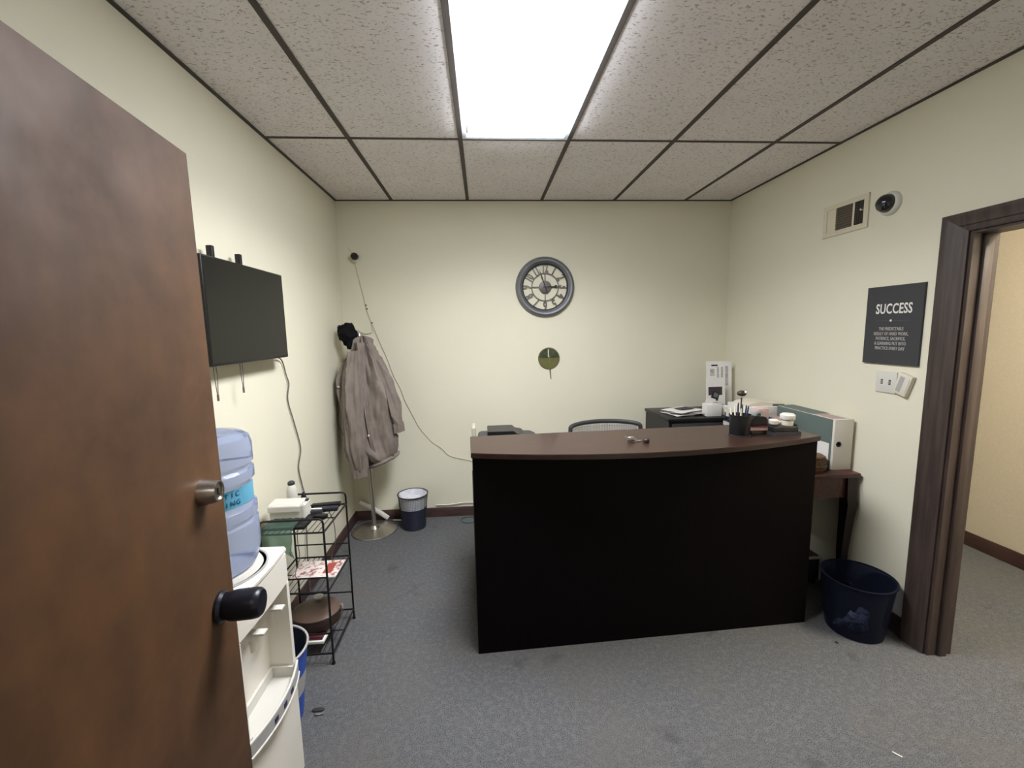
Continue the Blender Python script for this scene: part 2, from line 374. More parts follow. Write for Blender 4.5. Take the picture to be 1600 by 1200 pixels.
# frame round the entrance the camera stands in
fr2 = struct(bx(DX0 - 0.0, DX0 + 0.02, FY - T, FY + 0.0, 0, 2.05).build('trim_2', 'casing', local=True))
bx(DX1 - 0.02, DX1, FY - T, FY, 0, 2.05).build('jamb', 'casing', fr2)
bx(DX0 + 0.02, DX1 - 0.02, FY - T, FY, 2.035, 2.05).build('head_jamb', 'casing', fr2)
bx(DX1 - 0.01, DX1 + 0.08, FY, FY + 0.018, 0, 2.13, bev=0.003).build('casing', 'casing', fr2)
bx(DX0 - 0.09, DX0 - 0.0, FY, FY + 0.018, 0, 2.13, bev=0.003).build('casing', 'casing', fr2)
bx(DX0, DX1 - 0.01, FY, FY + 0.018, 2.05, 2.13, bev=0.003).build('head_casing', 'casing', fr2)

# the open entrance door; local x runs from hinge to free edge, local +y is the visible face
hp, fp = Vector((0.618, 0.129, 0)), Vector((0.516, 1.038, 0))
dl = (fp - hp).length; ang = math.atan2(fp.y - hp.y, fp.x - hp.x)
door = struct(MB().box(0, dl, 0.0, 0.044, 0.012, 2.03, bev=0.002).build('door_1', 'door', local=True))
door.location = hp; door.rotation_euler = (0, 0, ang)
kx = dl - 0.070
NOUT = (0, -1, 0)
# visible face looks to +X: with local x along (−.11,.99), that is local −y
b = MB().lathe([(0.036, 0), (0.036, 0.006), (0.031, 0.012)], (kx, 0, 1.005), NOUT, 32); kn = b.build('knob_rose', 'knob', door, local=True, label='black round rose plate')
b = MB().lathe([(0.027, 0.010), (0.028, 0.016), (0.0325, 0.024), (0.0345, 0.034), (0.0350, 0.076), (0.0330, 0.086), (0.028, 0.0915), (0.0, 0.092)], (kx, 0, 1.005), NOUT, 40)
b.build('door_knob', 'knob', door, local=True, label='black cylindrical door knob')
b = MB().lathe([(0.030, 0), (0.029, 0.006), (0.0245, 0.030), (0.023, 0.034), (0.020, 0.034), (0.0195, 0.031), (0.0, 0.031)], (kx - 0.018, 0, 1.290), NOUT, 36)
db = b.build('deadbolt', 'nickel', door, local=True, label='satin nickel deadbolt cylinder')
MB().box(kx - 0.020, kx - 0.016, -0.0325, -0.030, 1.282, 1.298).build('key_slot', 'black', db, local=True)
bx(dl - 0.001, dl + 0.001, 0.010, 0.034, 0.95, 1.06).build('latch_plate', 'nickel', door, local=True)
for z in (0.25, 1.05, 1.82): MB().tube([(-0.004, 0.0, z - 0.05), (-0.004, 0.0, z + 0.05)], 0.006, 10).build('hinge', 'knob', door, local=True)

# ---------------------------------------------------------------- ceiling lights
def troffer(x0, x1, y0, y1, lens, label, H=H, drop=0.0):
    t = thing('ceiling_light', ((x0 + x1) / 2, (y0 + y1) / 2, H), label, 'light')
    f = 0.022
    b = MB(); b.box(x0, x1, y0, y0 + f, H - 0.002, H + 0.02); b.box(x0, x1, y1 - f, y1, H - 0.002, H + 0.02)
    b.box(x0, x0 + f, y0 + f, y1 - f, H - 0.002, H + 0.02); b.box(x1 - f, x1, y0 + f, y1 - f, H - 0.002, H + 0.02)
    b.build('frame', 'frame_w', t, flat=True)
    g = 0.012 if drop > 0.01 else 0
    MB().box(x0 + f + g, x1 - f - g, y0 + f + g, y1 - f - g * 5.5, H - drop, H + 0.006, bev=0.002).build('diffuser', lens, t, flat=True)
troffer(GX[2] + 0.013, GX[3] - 0.013, GY[1] + 0.010, GY[2] - 0.010, 'diffuser', 'bright white rectangular fluorescent troffer set in the ceiling grid', drop=0.028)
troffer(3.75, 4.36, 0.3, 1.5, 'hall_diffuser', 'warm fluorescent troffer in the hall ceiling beyond the doorway', H=H - 0.022, drop=0.004)
troffer(0.6, 1.8, -1.35, -0.75, 'back_diffuser', 'white fluorescent troffer in the hall ceiling behind the entrance', H=H - 0.022, drop=0.004)

# ---------------------------------------------------------------- reception desk (local frame, origin at the front left foot)
DA = math.atan2(2.064 - 1.993, 2.883 - 1.088); DW = 1.797
desk = thing('reception_desk', (1.088, 1.993, 0), 'dark espresso reception desk with a bowed mahogany counter top', 'desk', rz=DA)
L = dict(local=True)
bx(0.026, DW - 0.026, 0.0, 0.026, 0.0, 1.028).build('front_panel', 'desk', desk, **L)
bx(0, 0.026, 0.0, 0.74, 0.0, 0.72).build('side_panel', 'desk', desk, **L)
bx(0, 0.026, 0.0, 0.30, 0.72, 1.028).build('side_panel', 'desk', desk, **L)
bx(DW - 0.026, DW, 0.0, 0.74, 0.0, 0.72).build('side_panel', 'desk', desk, **L)
bx(DW - 0.026, DW, 0.0, 0.30, 0.72, 1.028).build('side_panel', 'desk', desk, **L)
n = 28; poly = []
for i in range(n + 1):
    u = i / n; poly.append((-0.008 + u * (DW + 0.016), -0.012 - 0.135 * (1 - (2 * u - 1) ** 2)))
poly += [(DW + 0.008, 0.315), (-0.008, 0.315)]
MB().prism(poly, 1.030, 1.056, 'z', bev=0.0025).build('counter_top', 'desk_top', desk, **L)
MB().box(0.026, DW - 0.026, 0.026, 0.76, 0.722, 0.745, bev=0.002).build('work_surface', 'desk_top', desk, **L)
for x0 in (0.03, DW - 0.45):
    ped = MB().box(x0, x0 + 0.42, 0.12, 0.70, 0.03, 0.72).build('pedestal', 'desk', desk, **L)
    for k in range(3):
        z0 = 0.05 + k * 0.222
        dr = MB().box(x0 + 0.01, x0 + 0.41, 0.70, 0.716, z0, z0 + 0.212, bev=0.002).build('drawer', 'desk', desk, **L)
        # handles on the drawer fronts facing the clerk
        hd = MB().tube([(x0 + 0.15, 0.716, z0 + 0.12), (x0 + 0.15, 0.736, z0 + 0.12), (x0 + 0.27, 0.736, z0 + 0.12), (x0 + 0.27, 0.716, z0 + 0.12)], 0.004, 8).build('handle', 'nickel', ped, **L)
ZC = 1.056                                # counter surface
o = MB().box(1.070, 1.092, 2.55, 2.70, 0.7462, 1.045, bev=0.003).build('upright_panel', 'grey_panel')
tag(o, 'thin grey upright panel standing at the left rear of the reception desk', 'panel')

# keys on the counter
t = thing('key_bunch', (1.935, 2.07, ZC), 'small bunch of silver keys lying on the counter', 'keys')
MB().tube([(1.905 + 0.014 * math.cos(a * PI / 8), 2.075 + 0.014 * math.sin(a * PI / 8), ZC + 0.003) for a in range(16)], 0.0015, 6, closed=True).build('key_ring', 'steel', t)
for k, a in enumerate((0.3, 1.4, 2.4, 3.6)):
    mt = Matrix.Translation((1.912 + 0.012 * math.cos(a), 2.075 + 0.012 * math.sin(a), ZC + 0.002 + 0.003 * k)) @ Matrix.Rotation(a, 4, 'Z') @ Matrix.Rotation(-0.12 * k, 4, 'Y')
    b = MB(); b.lathe([(0.011, 0), (0.011, 0.002)], (0.011, 0, 0), seg=14); b.box(0.02, 0.047, -0.003, 0.003, 0, 0.002); b.box(0.034, 0.046, -0.006, 0, 0, 0.002); b.xf(mt)
    b.build('key', 'steel', t)
MB().lathe([(0.012, 0), (0.017, 0.004), (0.017, 0.016), (0.012, 0.022), (0, 0.022)], (1.962, 2.055, ZC), seg=16).build('fob', 'brown_pot', t, label='dark brown fob')
MB().crumple((1.895, 2.09, ZC + 0.014), 0.013, 3, (1.6, 1, 0.9), 0.3, 2).build('foil_charm', 'steel', t)

# pen cup
t = thing('pen_cup', (2.495, 2.125, ZC), 'black mesh pen cup full of pens on the counter', 'pen holder')
b = MB().lathe([(0.048, 0), (0.050, 0.004), (0.052, 0.108), (0.054, 0.110), (0.054, 0.114), (0.050, 0.114), (0.048, 0.006), (0, 0.006)], (2.495, 2.125, ZC), seg=28)
b.build('cup', 'black', t)
MB().lathe([(0.0525, 0.002), (0.0525, 0.007)], (2.495, 2.125, ZC), seg=28).build('base_band', 'charcoal', t, label='grey band round the foot of the cup')
PL = ['white pen at the left front', 'tallest black pen at the back', 'navy pen leaning right', 'short white pen in front', 'green pen in the middle', 'black pen leaning furthest right', 'pale pen leaning furthest left']
pens = [(-0.02, 0.0, -0.25, 0.0, 0.15, 'cable_w'), (0.0, 0.02, 0.1, 0.2, 0.16, 'ink'), (0.02, -0.01, 0.25, -0.1, 0.15, 'navy'), (-0.01, -0.02, -0.1, -0.2, 0.14, 'white'),
        (0.01, 0.0, 0.05, 0.1, 0.155, 'green_cable'), (0.028, 0.012, 0.35, 0.2, 0.148, 'ink'), (-0.028, 0.012, -0.35, 0.1, 0.138, 'cable_w')]
for k, (dx, dy, tx, ty, ln, mm) in enumerate(pens):
    p0 = Vector((2.495 + dx, 2.125 + dy, ZC + 0.010)); d = Vector((tx * 0.35, ty * 0.35, 1)).normalized()
    o = MB().tube([p0, p0 + d * ln * 0.9, p0 + d * ln], [0.0042, 0.0042, 0.0025], 8).build('pen', mm)
    tag(o, PL[k] + ' standing in the black mesh pen cup', 'pen', 'pens in the mesh cup')
p0 = Vector((2.50, 2.135, ZC + 0.01))
t = thing('ball_topped_pen', p0, 'tall pen with a round brown ball on top in the pen cup', 'pen')
MB().tube([p0, (2.507, 2.14, ZC + 0.20)], 0.0035, 8).build('shaft', 'ink', t)
MB().crumple((2.507, 2.14, ZC + 0.222), 0.020, 1, (1.25, 1, 0.8), 0.12, 2).build('ball', 'brown_pot', t)
MB().crumple((2.519, 2.128, ZC + 0.228), 0.008, 1, (1, 1, 1), 0.1, 2).build('bead', 'white', t, label='white bead')

# books, trays and small things at the right end of the counter
def slab(name, cx, cy, z, lx, ly, h, rz, mm, label, cat, bev=0.002, group=None):
    mt = Matrix.Translation((cx, cy, z)) @ Matrix.Rotation(rz, 4, 'Z')
    o = MB().box(-lx / 2, lx / 2, -ly / 2, ly / 2, 0, h, bev=bev).xf(mt).build(name, mm)
    return tag(o, label, cat, group)
def book(cx, cy, z, lx, ly, h, rz, mm, label, sheets='paper'):
    t = thing('book', (cx, cy, z), label, 'book', rz=rz)
    b = MB(); b.box(-lx / 2, lx / 2, -ly / 2, ly / 2, 0, 0.002); b.box(-lx / 2, lx / 2, -ly / 2, ly / 2, h - 0.002, h); b.box(-lx / 2, -lx / 2 + 0.003, -ly / 2, ly / 2, 0.002, h - 0.002)
    b.build('cover', mm, t, local=True)
    bx(-lx / 2 + 0.003, lx / 2 - 0.003, -ly / 2 + 0.003, ly / 2 - 0.003, 0.0021, h - 0.0021).build('pages', sheets, t, local=True, flat=True)
    return t
slab('folded_wallet', 2.615, 2.175, ZC, 0.115, 0.09, 0.018, 0.1, 'charcoal', 'dark grey flat case at the bottom of the pile beside the pen cup', 'case')
book(2.615, 2.175, ZC + 0.019, 0.12, 0.095, 0.022, -0.05, 'maroon', 'small maroon book lying in the pile beside the pen cup', 'pink')
t = thing('tape_dispenser', (2.620, 2.18, ZC + 0.042), 'black rounded tape dispenser on top of the maroon book', 'tape dispenser')
MB().prism([(2.572, ZC + 0.042), (2.668, ZC + 0.042), (2.668, ZC + 0.075), (2.655, ZC + 0.088), (2.60, ZC + 0.094), (2.582, ZC + 0.078)], 2.15, 2.21, 'y', bev=0.003).build('body', 'black', t)
MB().lathe([(0.024, 0), (0.024, 0.03), (0.012, 0.03), (0.012, 0)], (2.625, 2.195, ZC + 0.096), (0, -1, 0), 20).build('tape_roll', 'glass', t, label='clear tape roll')
t = thing('letter_tray', (2.72, 2.12, ZC), 'flat dark grey tray at the right end of the counter', 'tray')
b = MB(); b.box(2.648, 2.80, 2.075, 2.20, ZC, ZC + 0.003); b.box(2.648, 2.80, 2.075, 2.079, ZC + 0.003, ZC + 0.020); b.box(2.648, 2.80, 2.196, 2.20, ZC + 0.003, ZC + 0.020)
b.box(2.648, 2.652, 2.079, 2.196, ZC + 0.003, ZC + 0.020); b.box(2.796, 2.80, 2.079, 2.196, ZC + 0.003, ZC + 0.020); b.build('tray_body', 'charcoal', t)
slab('notebook', 2.722, 2.138, ZC + 0.0035, 0.135, 0.11, 0.040, 0.0, 'black', 'thick black notebook lying in the grey tray on the counter', 'notebook', 0.003)
t = thing('white_cup', (2.768, 2.14, ZC + 0.044), 'short wide white cup with a lid on the black notebook', 'cup')
MB().lathe([(0.026, 0), (0.030, 0.03)], (2.768, 2.14, ZC + 0.044), seg=28).build('cup_body', 'ivory', t)
MB().lathe([(0.034, 0.031), (0.037, 0.036), (0.036, 0.055), (0.028, 0.062), (0, 0.063)], (2.768, 2.14, ZC + 0.044), seg=28).build('lid', 'white', t)
t = thing('white_dish', (2.695, 2.145, ZC + 0.044), 'small white round dish beside the lidded white cup', 'dish')
MB().lathe([(0.012, 0), (0.022, 0.008), (0.024, 0.026), (0.018, 0.032), (0, 0.033)], (2.695, 2.145, ZC + 0.044), seg=24).build('dish_body', 'white', t)
o = MB().lathe([(0.022, 0), (0.024, 0.012), (0.018, 0.015), (0, 0.015)], (2.728, 2.175, ZC + 0.044), seg=24, sx=1.1).build('round_tin', 'white'); tag(o, 'low white tin behind the white dish on the counter', 'tin')
slab('folded_paper', 2.588, 2.275, ZC, 0.05, 0.05, 0.088, 0.3, 'paper', 'white folded card standing behind the pile of books', 'card', 0.001)
slab('pink_card_box', 2.70, 2.265, ZC, 0.07, 0.05, 0.115, 0.1, 'pink', 'dusty pink card box standing behind the white dish', 'box')

# printer on the rear work surface
t = thing('printer', (1.29, 2.56, 0.745), 'black desktop printer on the rear work surface, left end', 'printer')
MB().prism([(1.105, 0.7462), (1.475, 0.7462), (1.475, 0.968), (1.44, 0.984), (1.125, 0.990), (1.105, 0.978)], 2.44, 2.71, 'y', bev=0.004).build('body', 'charcoal', t)
MB().prism([(1.165, 0.990), (1.40, 0.985), (1.38, 1.003), (1.345, 1.008), (1.325, 1.026), (1.165, 1.026)], 2.52, 2.70, 'y', bev=0.003).build('scanner_lid', 'black', t)
b = MB()
for k in range(5): b.box(1.385 + k * 0.016, 1.395 + k * 0.016, 2.47, 2.48, 0.984, 0.990, bev=0.001)
b.build('button_row', 'charcoal', t)

# office chair behind the desk
t = thing('office_chair', (2.03, 3.0, 0), 'black framed mesh office chair behind the desk', 'chair')
cx, cy = 2.035, 3.06
def back_pt(u, z): return (cx + u, cy + 0.03 - 0.07 * (u / 0.26) ** 2 * -1 * -1, z)
frame = []
for i in range(25):
    a = PI * i / 24
    u = -0.262 * math.cos(a); z = 0.90 + 0.043 * (math.sin(a) ** 0.45 if math.sin(a) > 0 else 0)
    frame.append(back_pt(u, z))
frame = [back_pt(-0.235, 0.52), back_pt(-0.255, 0.72)] + frame + [back_pt(0.255, 0.72), back_pt(0.235, 0.52)]
b = MB().tube(frame, 0.016, 10); b.tube([back_pt(u, 0.52) for u in (-0.235, -0.1, 0, 0.1, 0.235)], 0.014, 10)
b.build('backrest_frame', 'charcoal', t)
b = MB(); NU, NZ = 40, 36
for i in range(1, NU):
    u = -0.245 + 0.49 * i / NU; b.tube([back_pt(u, 0.53), back_pt(u, 0.90 + 0.03 * (1 - (abs(u) / 0.262) ** 4))], 0.0022, 4, caps=False)
for j in range(NZ):
    z = 0.54 + 0.38 * j / NZ; b.tube([back_pt(u, z) for u in (-0.24, -0.12, 0, 0.12, 0.24)], 0.0022, 4, caps=False)
o = b.build('mesh_panel', 'mesh_grey', t); o['kind'] = 'stuff'
MB().box(cx - 0.24, cx + 0.24, 2.60 + 0.03, 3.04, 0.44, 0.51, bev=0.02, seg=3).build('seat', 'grey_cloth', t)
MB().tube([(cx, 3.09, 0.55), (cx, 3.10, 0.42), (cx, 2.98, 0.40)], 0.018, 8).build('back_bracket', 'charcoal', t)
MB().tube([(cx, 2.84, 0.10), (cx, 2.84, 0.44)], [0.03, 0.022], 14).build('gas_lift', 'black', t)
for s_ in (-1, 1):
    MB().tube(smooth_path([(cx + s_ * 0.22, 2.95, 0.46), (cx + s_ * 0.30, 2.93, 0.50), (cx + s_ * 0.30, 2.92, 0.64), (cx + s_ * 0.29, 2.78, 0.66)], 4), 0.013, 8).build('armrest', 'black', t)
for k in range(5):
    a = 2 * PI * k / 5 + 0.3
    e = (cx + 0.27 * math.cos(a), 2.84 + 0.27 * math.sin(a), 0.065)
    lg = MB().tube([(cx, 2.84, 0.10), e], [0.022, 0.014], 8).build('base_leg', 'black', t)
    MB().lathe([(0.026, -0.014), (0.028, 0), (0.026, 0.014)], (e[0], e[1], 0.028), (math.cos(a + PI / 2), math.sin(a + PI / 2), 0), 16).build('caster', 'black', lg)

# ---------------------------------------------------------------- cabinet in the far right corner
t = thing('filing_cabinet', (2.91, 3.375, 0), 'low black filing cabinet in the far right corner', 'cabinet')
bx(2.575, 3.25, 3.16, 3.63, 0.0, 0.900).build('body', 'black', t)
MB().box(2.565, 3.26, 3.15, 3.635, 0.901, 0.925, bev=0.003).build('top', 'black', t)
for k in range(3):
    dr = bx(2.60, 3.225, 3.145, 3.160, 0.04 + k * 0.285, 0.315 + k * 0.285, bev=0.002).build('drawer', 'charcoal', t)
    bx(2.85, 2.97, 3.133, 3.145, 0.21 + k * 0.285, 0.222 + k * 0.285, bev=0.002).build('handle', 'nickel', dr)
ZK = 0.926
for k, (x, y, z, rz, mm, lb) in enumerate([(2.775, 3.35, 0, 0.25, 'paper', 'white papers spread at the bottom of the pile on the black cabinet'),
                                          (2.80, 3.36, 0.011, -0.2, 'paper2', 'grey printed papers in the middle of the pile on the black cabinet'),
                                          (2.785, 3.37, 0.022, 0.45, 'paper', 'white papers lying crooked on top of the pile on the black cabinet')]):
    b = MB(); n = 8; A = []; mt = Matrix.Translation((x, y, ZK + z)) @ Matrix.Rotation(rz, 4, 'Z')
    bb = bmesh.new(); bmesh.ops.create_grid(bb, x_segments=8, y_segments=8, size=0.5)
    for v in bb.verts:
        u, w_ = v.co.x, v.co.y; v.co = Vector((u * 0.28, w_ * 0.21, 0.002 + 0.006 * (noise.noise(Vector((u * 3, w_ * 3, k * 5))) + 0.6) * 0.8))
    r = bmesh.ops.extrude_face_region(bb, geom=bb.faces[:])
    for v in [g for g in r['geom'] if isinstance(g, bmesh.types.BMVert)]: v.co.z += 0.002
    b._add(bb, mt); tag(b.build('paper_pile', mm), lb, 'papers')
slab('photo_print', 2.80, 3.38, ZK + 0.036, 0.14, 0.09, 0.002, 0.4, 'plum', 'plum coloured print lying on the pile of papers', 'print', 0)
t = thing('card_box', (2.975, 3.24, ZK), 'plain white card box on the black cabinet beside the papers', 'box')
bx(2.90, 3.02, 3.20, 3.28, ZK, ZK + 0.095, bev=0.002).build('carton', 'paper', t)
MB().prism([(2.90, ZK + 0.0955), (2.965, ZK + 0.0955), (2.955, ZK + 0.135), (2.915, ZK + 0.135)], 3.235, 3.24, 'y').build('flap', 'paper', t)
# cards standing behind
def card(name, x0, x1, y, z0, h, lean, rz, mm, label, cat, thick=0.004):
    t = thing(name, ((x0 + x1) / 2, y, z0), label, cat, rz=rz)
    mt = Matrix.Rotation(-lean, 4, 'X'); wd = (x1 - x0)
    return t, mt, wd
def leaning(name, cx, cy, z0, wd, h, lean, rz, mm, label, cat, thick=0.005, extras=()):
    t = thing(name, (cx, cy, z0), label, cat, rz=rz)
    mt = Matrix.Rotation(-lean, 4, 'X')
    MB().box(-wd / 2, wd / 2, 0, thick, 0, h).xf(mt).build('card', mm, t, local=True, flat=True)
    for (nm, u0, u1, v0, v1, m2) in extras:
        MB().box(-wd / 2 + u0 * wd, -wd / 2 + u1 * wd, -0.0012, -0.0002, v0 * h, v1 * h).xf(mt).build(nm, m2, t, local=True, flat=True)
    return t
leaning('wall_calendar', 3.135, 3.44, ZK + 0.004, 0.21, 0.41, 0.10, -0.12, 'paper', 'tall white calendar leaning in the far right corner', 'calendar', 0.006,
        [('heading', 0.2, 0.45, 0.90, 0.93, 'ink'), ('picture', 0.15, 0.32, 0.70, 0.84, 'paper2'), ('column', 0.42, 0.50, 0.55, 0.88, 'paper2'), ('column', 0.58, 0.66, 0.55, 0.88, 'paper2'),
         ('column', 0.74, 0.86, 0.50, 0.90, 'paper2'), ('column', 0.42, 0.50, 0.2, 0.5, 'paper2'), ('column', 0.60, 0.70, 0.2, 0.5, 'paper2')])
leaning('leaflet', 3.05, 3.335, ZK + 0.002, 0.165, 0.285, 0.10, 0.05, 'paper', 'white leaflet with a dark plum picture in front of the calendar', 'leaflet', 0.003,
        [('picture', 0.12, 0.85, 0.50, 0.74, 'plum'), ('caption', 0.15, 0.6, 0.22, 0.30, 'paper2'), ('caption', 0.5, 0.62, 0.34, 0.42, 'ink')])
t = thing('tilted_card', (2.955, 3.215, ZK + 0.1), 'tiny tilted black edged card above the white card box', 'card')
mt = Matrix.Translation((2.967, 3.22, ZK + 0.137)) @ Matrix.Rotation(0.35, 4, 'Y') @ Matrix.Rotation(-0.2, 4, 'X')
MB().box(-0.030, 0.030, -0.003, 0.003, 0, 0.062, bev=0.001).xf(mt).build('frame', 'black', t)
MB().box(-0.016, 0.018, -0.0045, -0.0032, 0.014, 0.048).xf(mt).build('photo', 'teal', t)
slab('paper_ream', 3.14, 3.22, ZK, 0.17, 0.09, 0.075, 0.05, 'paper', 'short stack of white paper on the cabinet in front of the leaflet', 'papers')

# ---------------------------------------------------------------- side table along the right wall
TZ = 0.785
t = thing('side_table', (3.12, 2.66, 0), 'narrow reddish brown side table against the right wall', 'table')
MB().box(2.935, 3.281, 2.205, 3.11, TZ - 0.026, TZ, bev=0.006, seg=3).build('table_top', 'table', t)
b = MB(); b.box(2.96, 3.235, 2.235, 2.255, TZ - 0.15, TZ - 0.0262); b.build('apron', 'table', t)
bx(2.96, 3.235, 3.06, 3.08, TZ - 0.15, TZ - 0.0262).build('apron', 'table', t)
bx(2.955, 2.973, 2.2551, 3.0599, TZ - 0.15, TZ - 0.0262).build('apron', 'table', t)
bx(3.235, 3.253, 2.2551, 3.0599, TZ - 0.15, TZ - 0.0262).build('apron', 'table', t)
def leg_mb(x, y, ox, oy):
    prof = [(0, 0.030, 0.012), (0.02, 0.024, 0.006), (0.10, 0.017, 0.0), (0.30, 0.020, -0.004), (0.50, 0.026, 0.004), (0.60, 0.031, 0.010), (TZ - 0.15, 0.029, 0.004), (TZ - 0.027, 0.027, 0)]
    rings = []
    for z, r, o_ in prof: rings.append([(x + ox * o_ + sx_ * r, y + oy * o_ + sy_ * r, z) for sx_, sy_ in ((-1, -1), (1, -1), (1, 1), (-1, 1))])
    return MB().loft(rings)
for (x, y, ox, oy) in ((3.243, 2.247, 0.3, -1), (2.965, 2.247, -1, -1), (3.243, 3.07, 0.3, 1), (2.965, 3.07, -1, 1)):
    leg_mb(x, y, ox, oy).build('leg', 'table_dark', t)
# teal and white carton
t = thing('storage_carton', (3.215, 2.5, TZ), 'long teal and white carton standing on the side table', 'carton')
bx(3.160, 3.275, 2.275, 2.76, TZ + 0.001, TZ + 0.300, bev=0.002).build('carton_body', 'carton', t)
bx(3.1575, 3.1598, 2.29, 2.76, TZ + 0.155, TZ + 0.298).build('teal_band', 'teal', t, flat=True)
bx(3.1575, 3.1598, 2.29, 2.305, TZ + 0.01, TZ + 0.155).build('teal_strip', 'teal', t, flat=True)
bx(3.1585, 3.1598, 2.305, 2.76, TZ + 0.03, TZ + 0.150).build('side_label', 'paper', t, flat=True)
bx(3.162, 3.273, 2.45, 2.76, TZ + 0.3005, TZ + 0.3020).build('lid_band', 'teal', t, flat=True)
bx(3.165, 3.245, 2.30, 2.44, TZ + 0.3005, TZ + 0.3018).build('lid_label', 'pink', t, flat=True)
MB().lathe([(0.016, 0), (0.016, 0.002), (0.009, 0.002), (0.009, 0)], (3.19, 2.2748, TZ + 0.155), (0, -1, 0), 20, sx=1).build('finger_hole', 'ink', t)
# straw mats in a stack
for k in range(5):
    x, y = 3.075 + random.uniform(-.008, .008), 2.335 + random.uniform(-.008, .01); z = TZ + 0.001 + k * 0.017
    b = MB().lathe([(0.075, 0), (0.080, 0.004), (0.080, 0.011), (0.072, 0.0155), (0, 0.0155)], (x, y, z), seg=10, sx=1.0, sy=0.95)
    names = ['lowest', 'second lowest', 'middle', 'second highest', 'topmost']
    tag(b.build('straw_mat', 'wicker'), 'brown woven straw mat, %s in the stack on the side table' % names[k], 'mat', 'straw mats stacked on the side table')
# letter trays with papers behind the counter
t = thing('paper_tray', (3.10, 2.93, TZ), 'tiered white paper tray near the far end of the side table', 'paper tray')
for k in range(3):
    z = TZ + 0.002 + k * 0.10
    b = MB(); b.box(2.965, 3.27, 2.80, 3.08, z, z + 0.004); b.box(2.965, 2.969, 2.80, 3.08, z + 0.004, z + 0.03); b.box(3.266, 3.27, 2.80, 3.08, z + 0.004, z + 0.03); b.box(2.969, 3.266, 3.076, 3.08, z + 0.004, z + 0.03)
    b.build('tray', ['charcoal', 'white', 'ivory'][k], t)
for (x, y) in ((2.972, 2.81), (3.263, 2.81), (2.972, 3.07), (3.263, 3.07)): MB().tube([(x, y, TZ + 0.002), (x, y, TZ + 0.2)], 0.004, 8).build('post', 'charcoal', t)
for k, (mm, h, lb) in enumerate((('paper', 0.05, 'white sheets in the lowest level of the paper tray'), ('navy', 0.05, 'navy folders in the middle level of the paper tray'), ('paper', 0.075, 'thick white sheets on the top level of the paper tray'))):
    slab('sheet_stack', 3.118, 2.935, TZ + 0.0065 + k * 0.10, 0.27, 0.25, h, 0.02 * k, mm, lb, 'papers', 0.001)
t = thing('rolled_bag', (3.13, 2.93, TZ + 0.283), 'long white envelope with a dark edge on top of the paper tray', 'envelope')
MB().prism([(2.99, TZ + 0.283), (3.262, TZ + 0.283), (3.262, TZ + 0.292), (3.10, TZ + 0.312), (3.02, TZ + 0.300)], 2.84, 3.02, 'y').build('envelope', 'ivory', t)
bx(3.18, 3.262, 2.832, 2.8395, TZ + 0.284, TZ + 0.2915).build('dark_edge', 'ink', t)
slab('pink_binder', 3.07, 2.63, TZ + 0.001, 0.10, 0.16, 0.24, 0.05, 'pink', 'dusty pink binder standing beside the teal carton', 'binder')
slab('navy_notebook', 3.01, 2.67, TZ + 0.001, 0.012, 0.18, 0.25, 0.0, 'navy', 'thin navy notebook standing next to the pink binder', 'notebook', 0.001)
t = thing('glass_jar', (3.0, 2.52, TZ + 0.001), 'clear glass jar on the side table behind the counter', 'jar')
MB().lathe([(0.036, 0), (0.038, 0.005), (0.038, 0.15), (0.028, 0.17), (0.028, 0.18)], (3.0, 2.52, TZ + 0.001), seg=24).build('jar_body', 'glass', t)
MB().lathe([(0.030, 0.18), (0.030, 0.20), (0, 0.20)], (3.0, 2.52, TZ + 0.001), seg=24).build('lid', 'steel', t)

# box on the floor below the table and the blue basket in front
t = thing('shredder', (3.15, 2.53, 0), 'grey box with a pale rim on the floor below the side table', 'box')
bx(3.00, 3.228, 2.385, 2.70, 0.03, 0.19, bev=0.006).build('body', 'charcoal', t)
b = MB(); b.box(3.222, 3.236, 2.378, 2.392, 0.03, 0.19, bev=0.003); b.box(3.00, 3.236, 2.374, 2.3845, 0.176, 0.192, bev=0.002); b.build('rim', 'white', t, label='pale plastic rim')
for (x, y) in ((3.02, 2.41), (3.21, 2.41), (3.02, 2.68), (3.21, 2.68)): MB().lathe([(0.012, 0), (0.012, 0.031)], (x, y, 0), seg=10).build('foot', 'black', t)
def basket_shell(c, r0, r1, h, th, seg=40):
    return MB().lathe([(r0, 0), (r1, h), (r1 + 0.004, h + 0.003), (r1 + 0.004, h + 0.007), (r1 - th, h + 0.007), (r1 - th, h), (r0 - th, th), (0, th)], c, seg=seg)
RC = (3.112, 2.0, 0.0)
t = thing('waste_basket', RC, 'round translucent navy waste basket by the right doorway', 'waste basket')
basket_shell(RC, 0.128, 0.160, 0.295, 0.0025).build('basket', 'blue_glass', t)
MB().tube([(RC[0] + 0.163 * math.cos(a * PI / 24), RC[1] + 0.163 * math.sin(a * PI / 24), 0.300) for a in range(48)], 0.0045, 8, closed=True).build('rim', 'blue_glass', t)
o = MB().crumple((3.088, 1.962, 0.058), 0.046, 4, (1.1, 0.9, 0.95), 0.55, 4).build('crumpled_wrapper', 'bag'); tag(o, 'crumpled clear wrapper inside the navy waste basket, the larger one', 'wrapper')
o = MB().crumple((3.166, 2.01, 0.075), 0.026, 9, (1.2, 0.9, 0.8), 0.55, 4).build('crumpled_wrapper', 'bag'); tag(o, 'small crumpled wrapper to the right inside the navy waste basket', 'wrapper')
o = MB().crumple((3.02, 1.99, 0.045), 0.022, 19, (1.4, 0.9, 0.7), 0.5, 3).build('paper_scrap', 'paper2'); tag(o, 'tiny grey scrap at the left inside the navy waste basket', 'scrap')

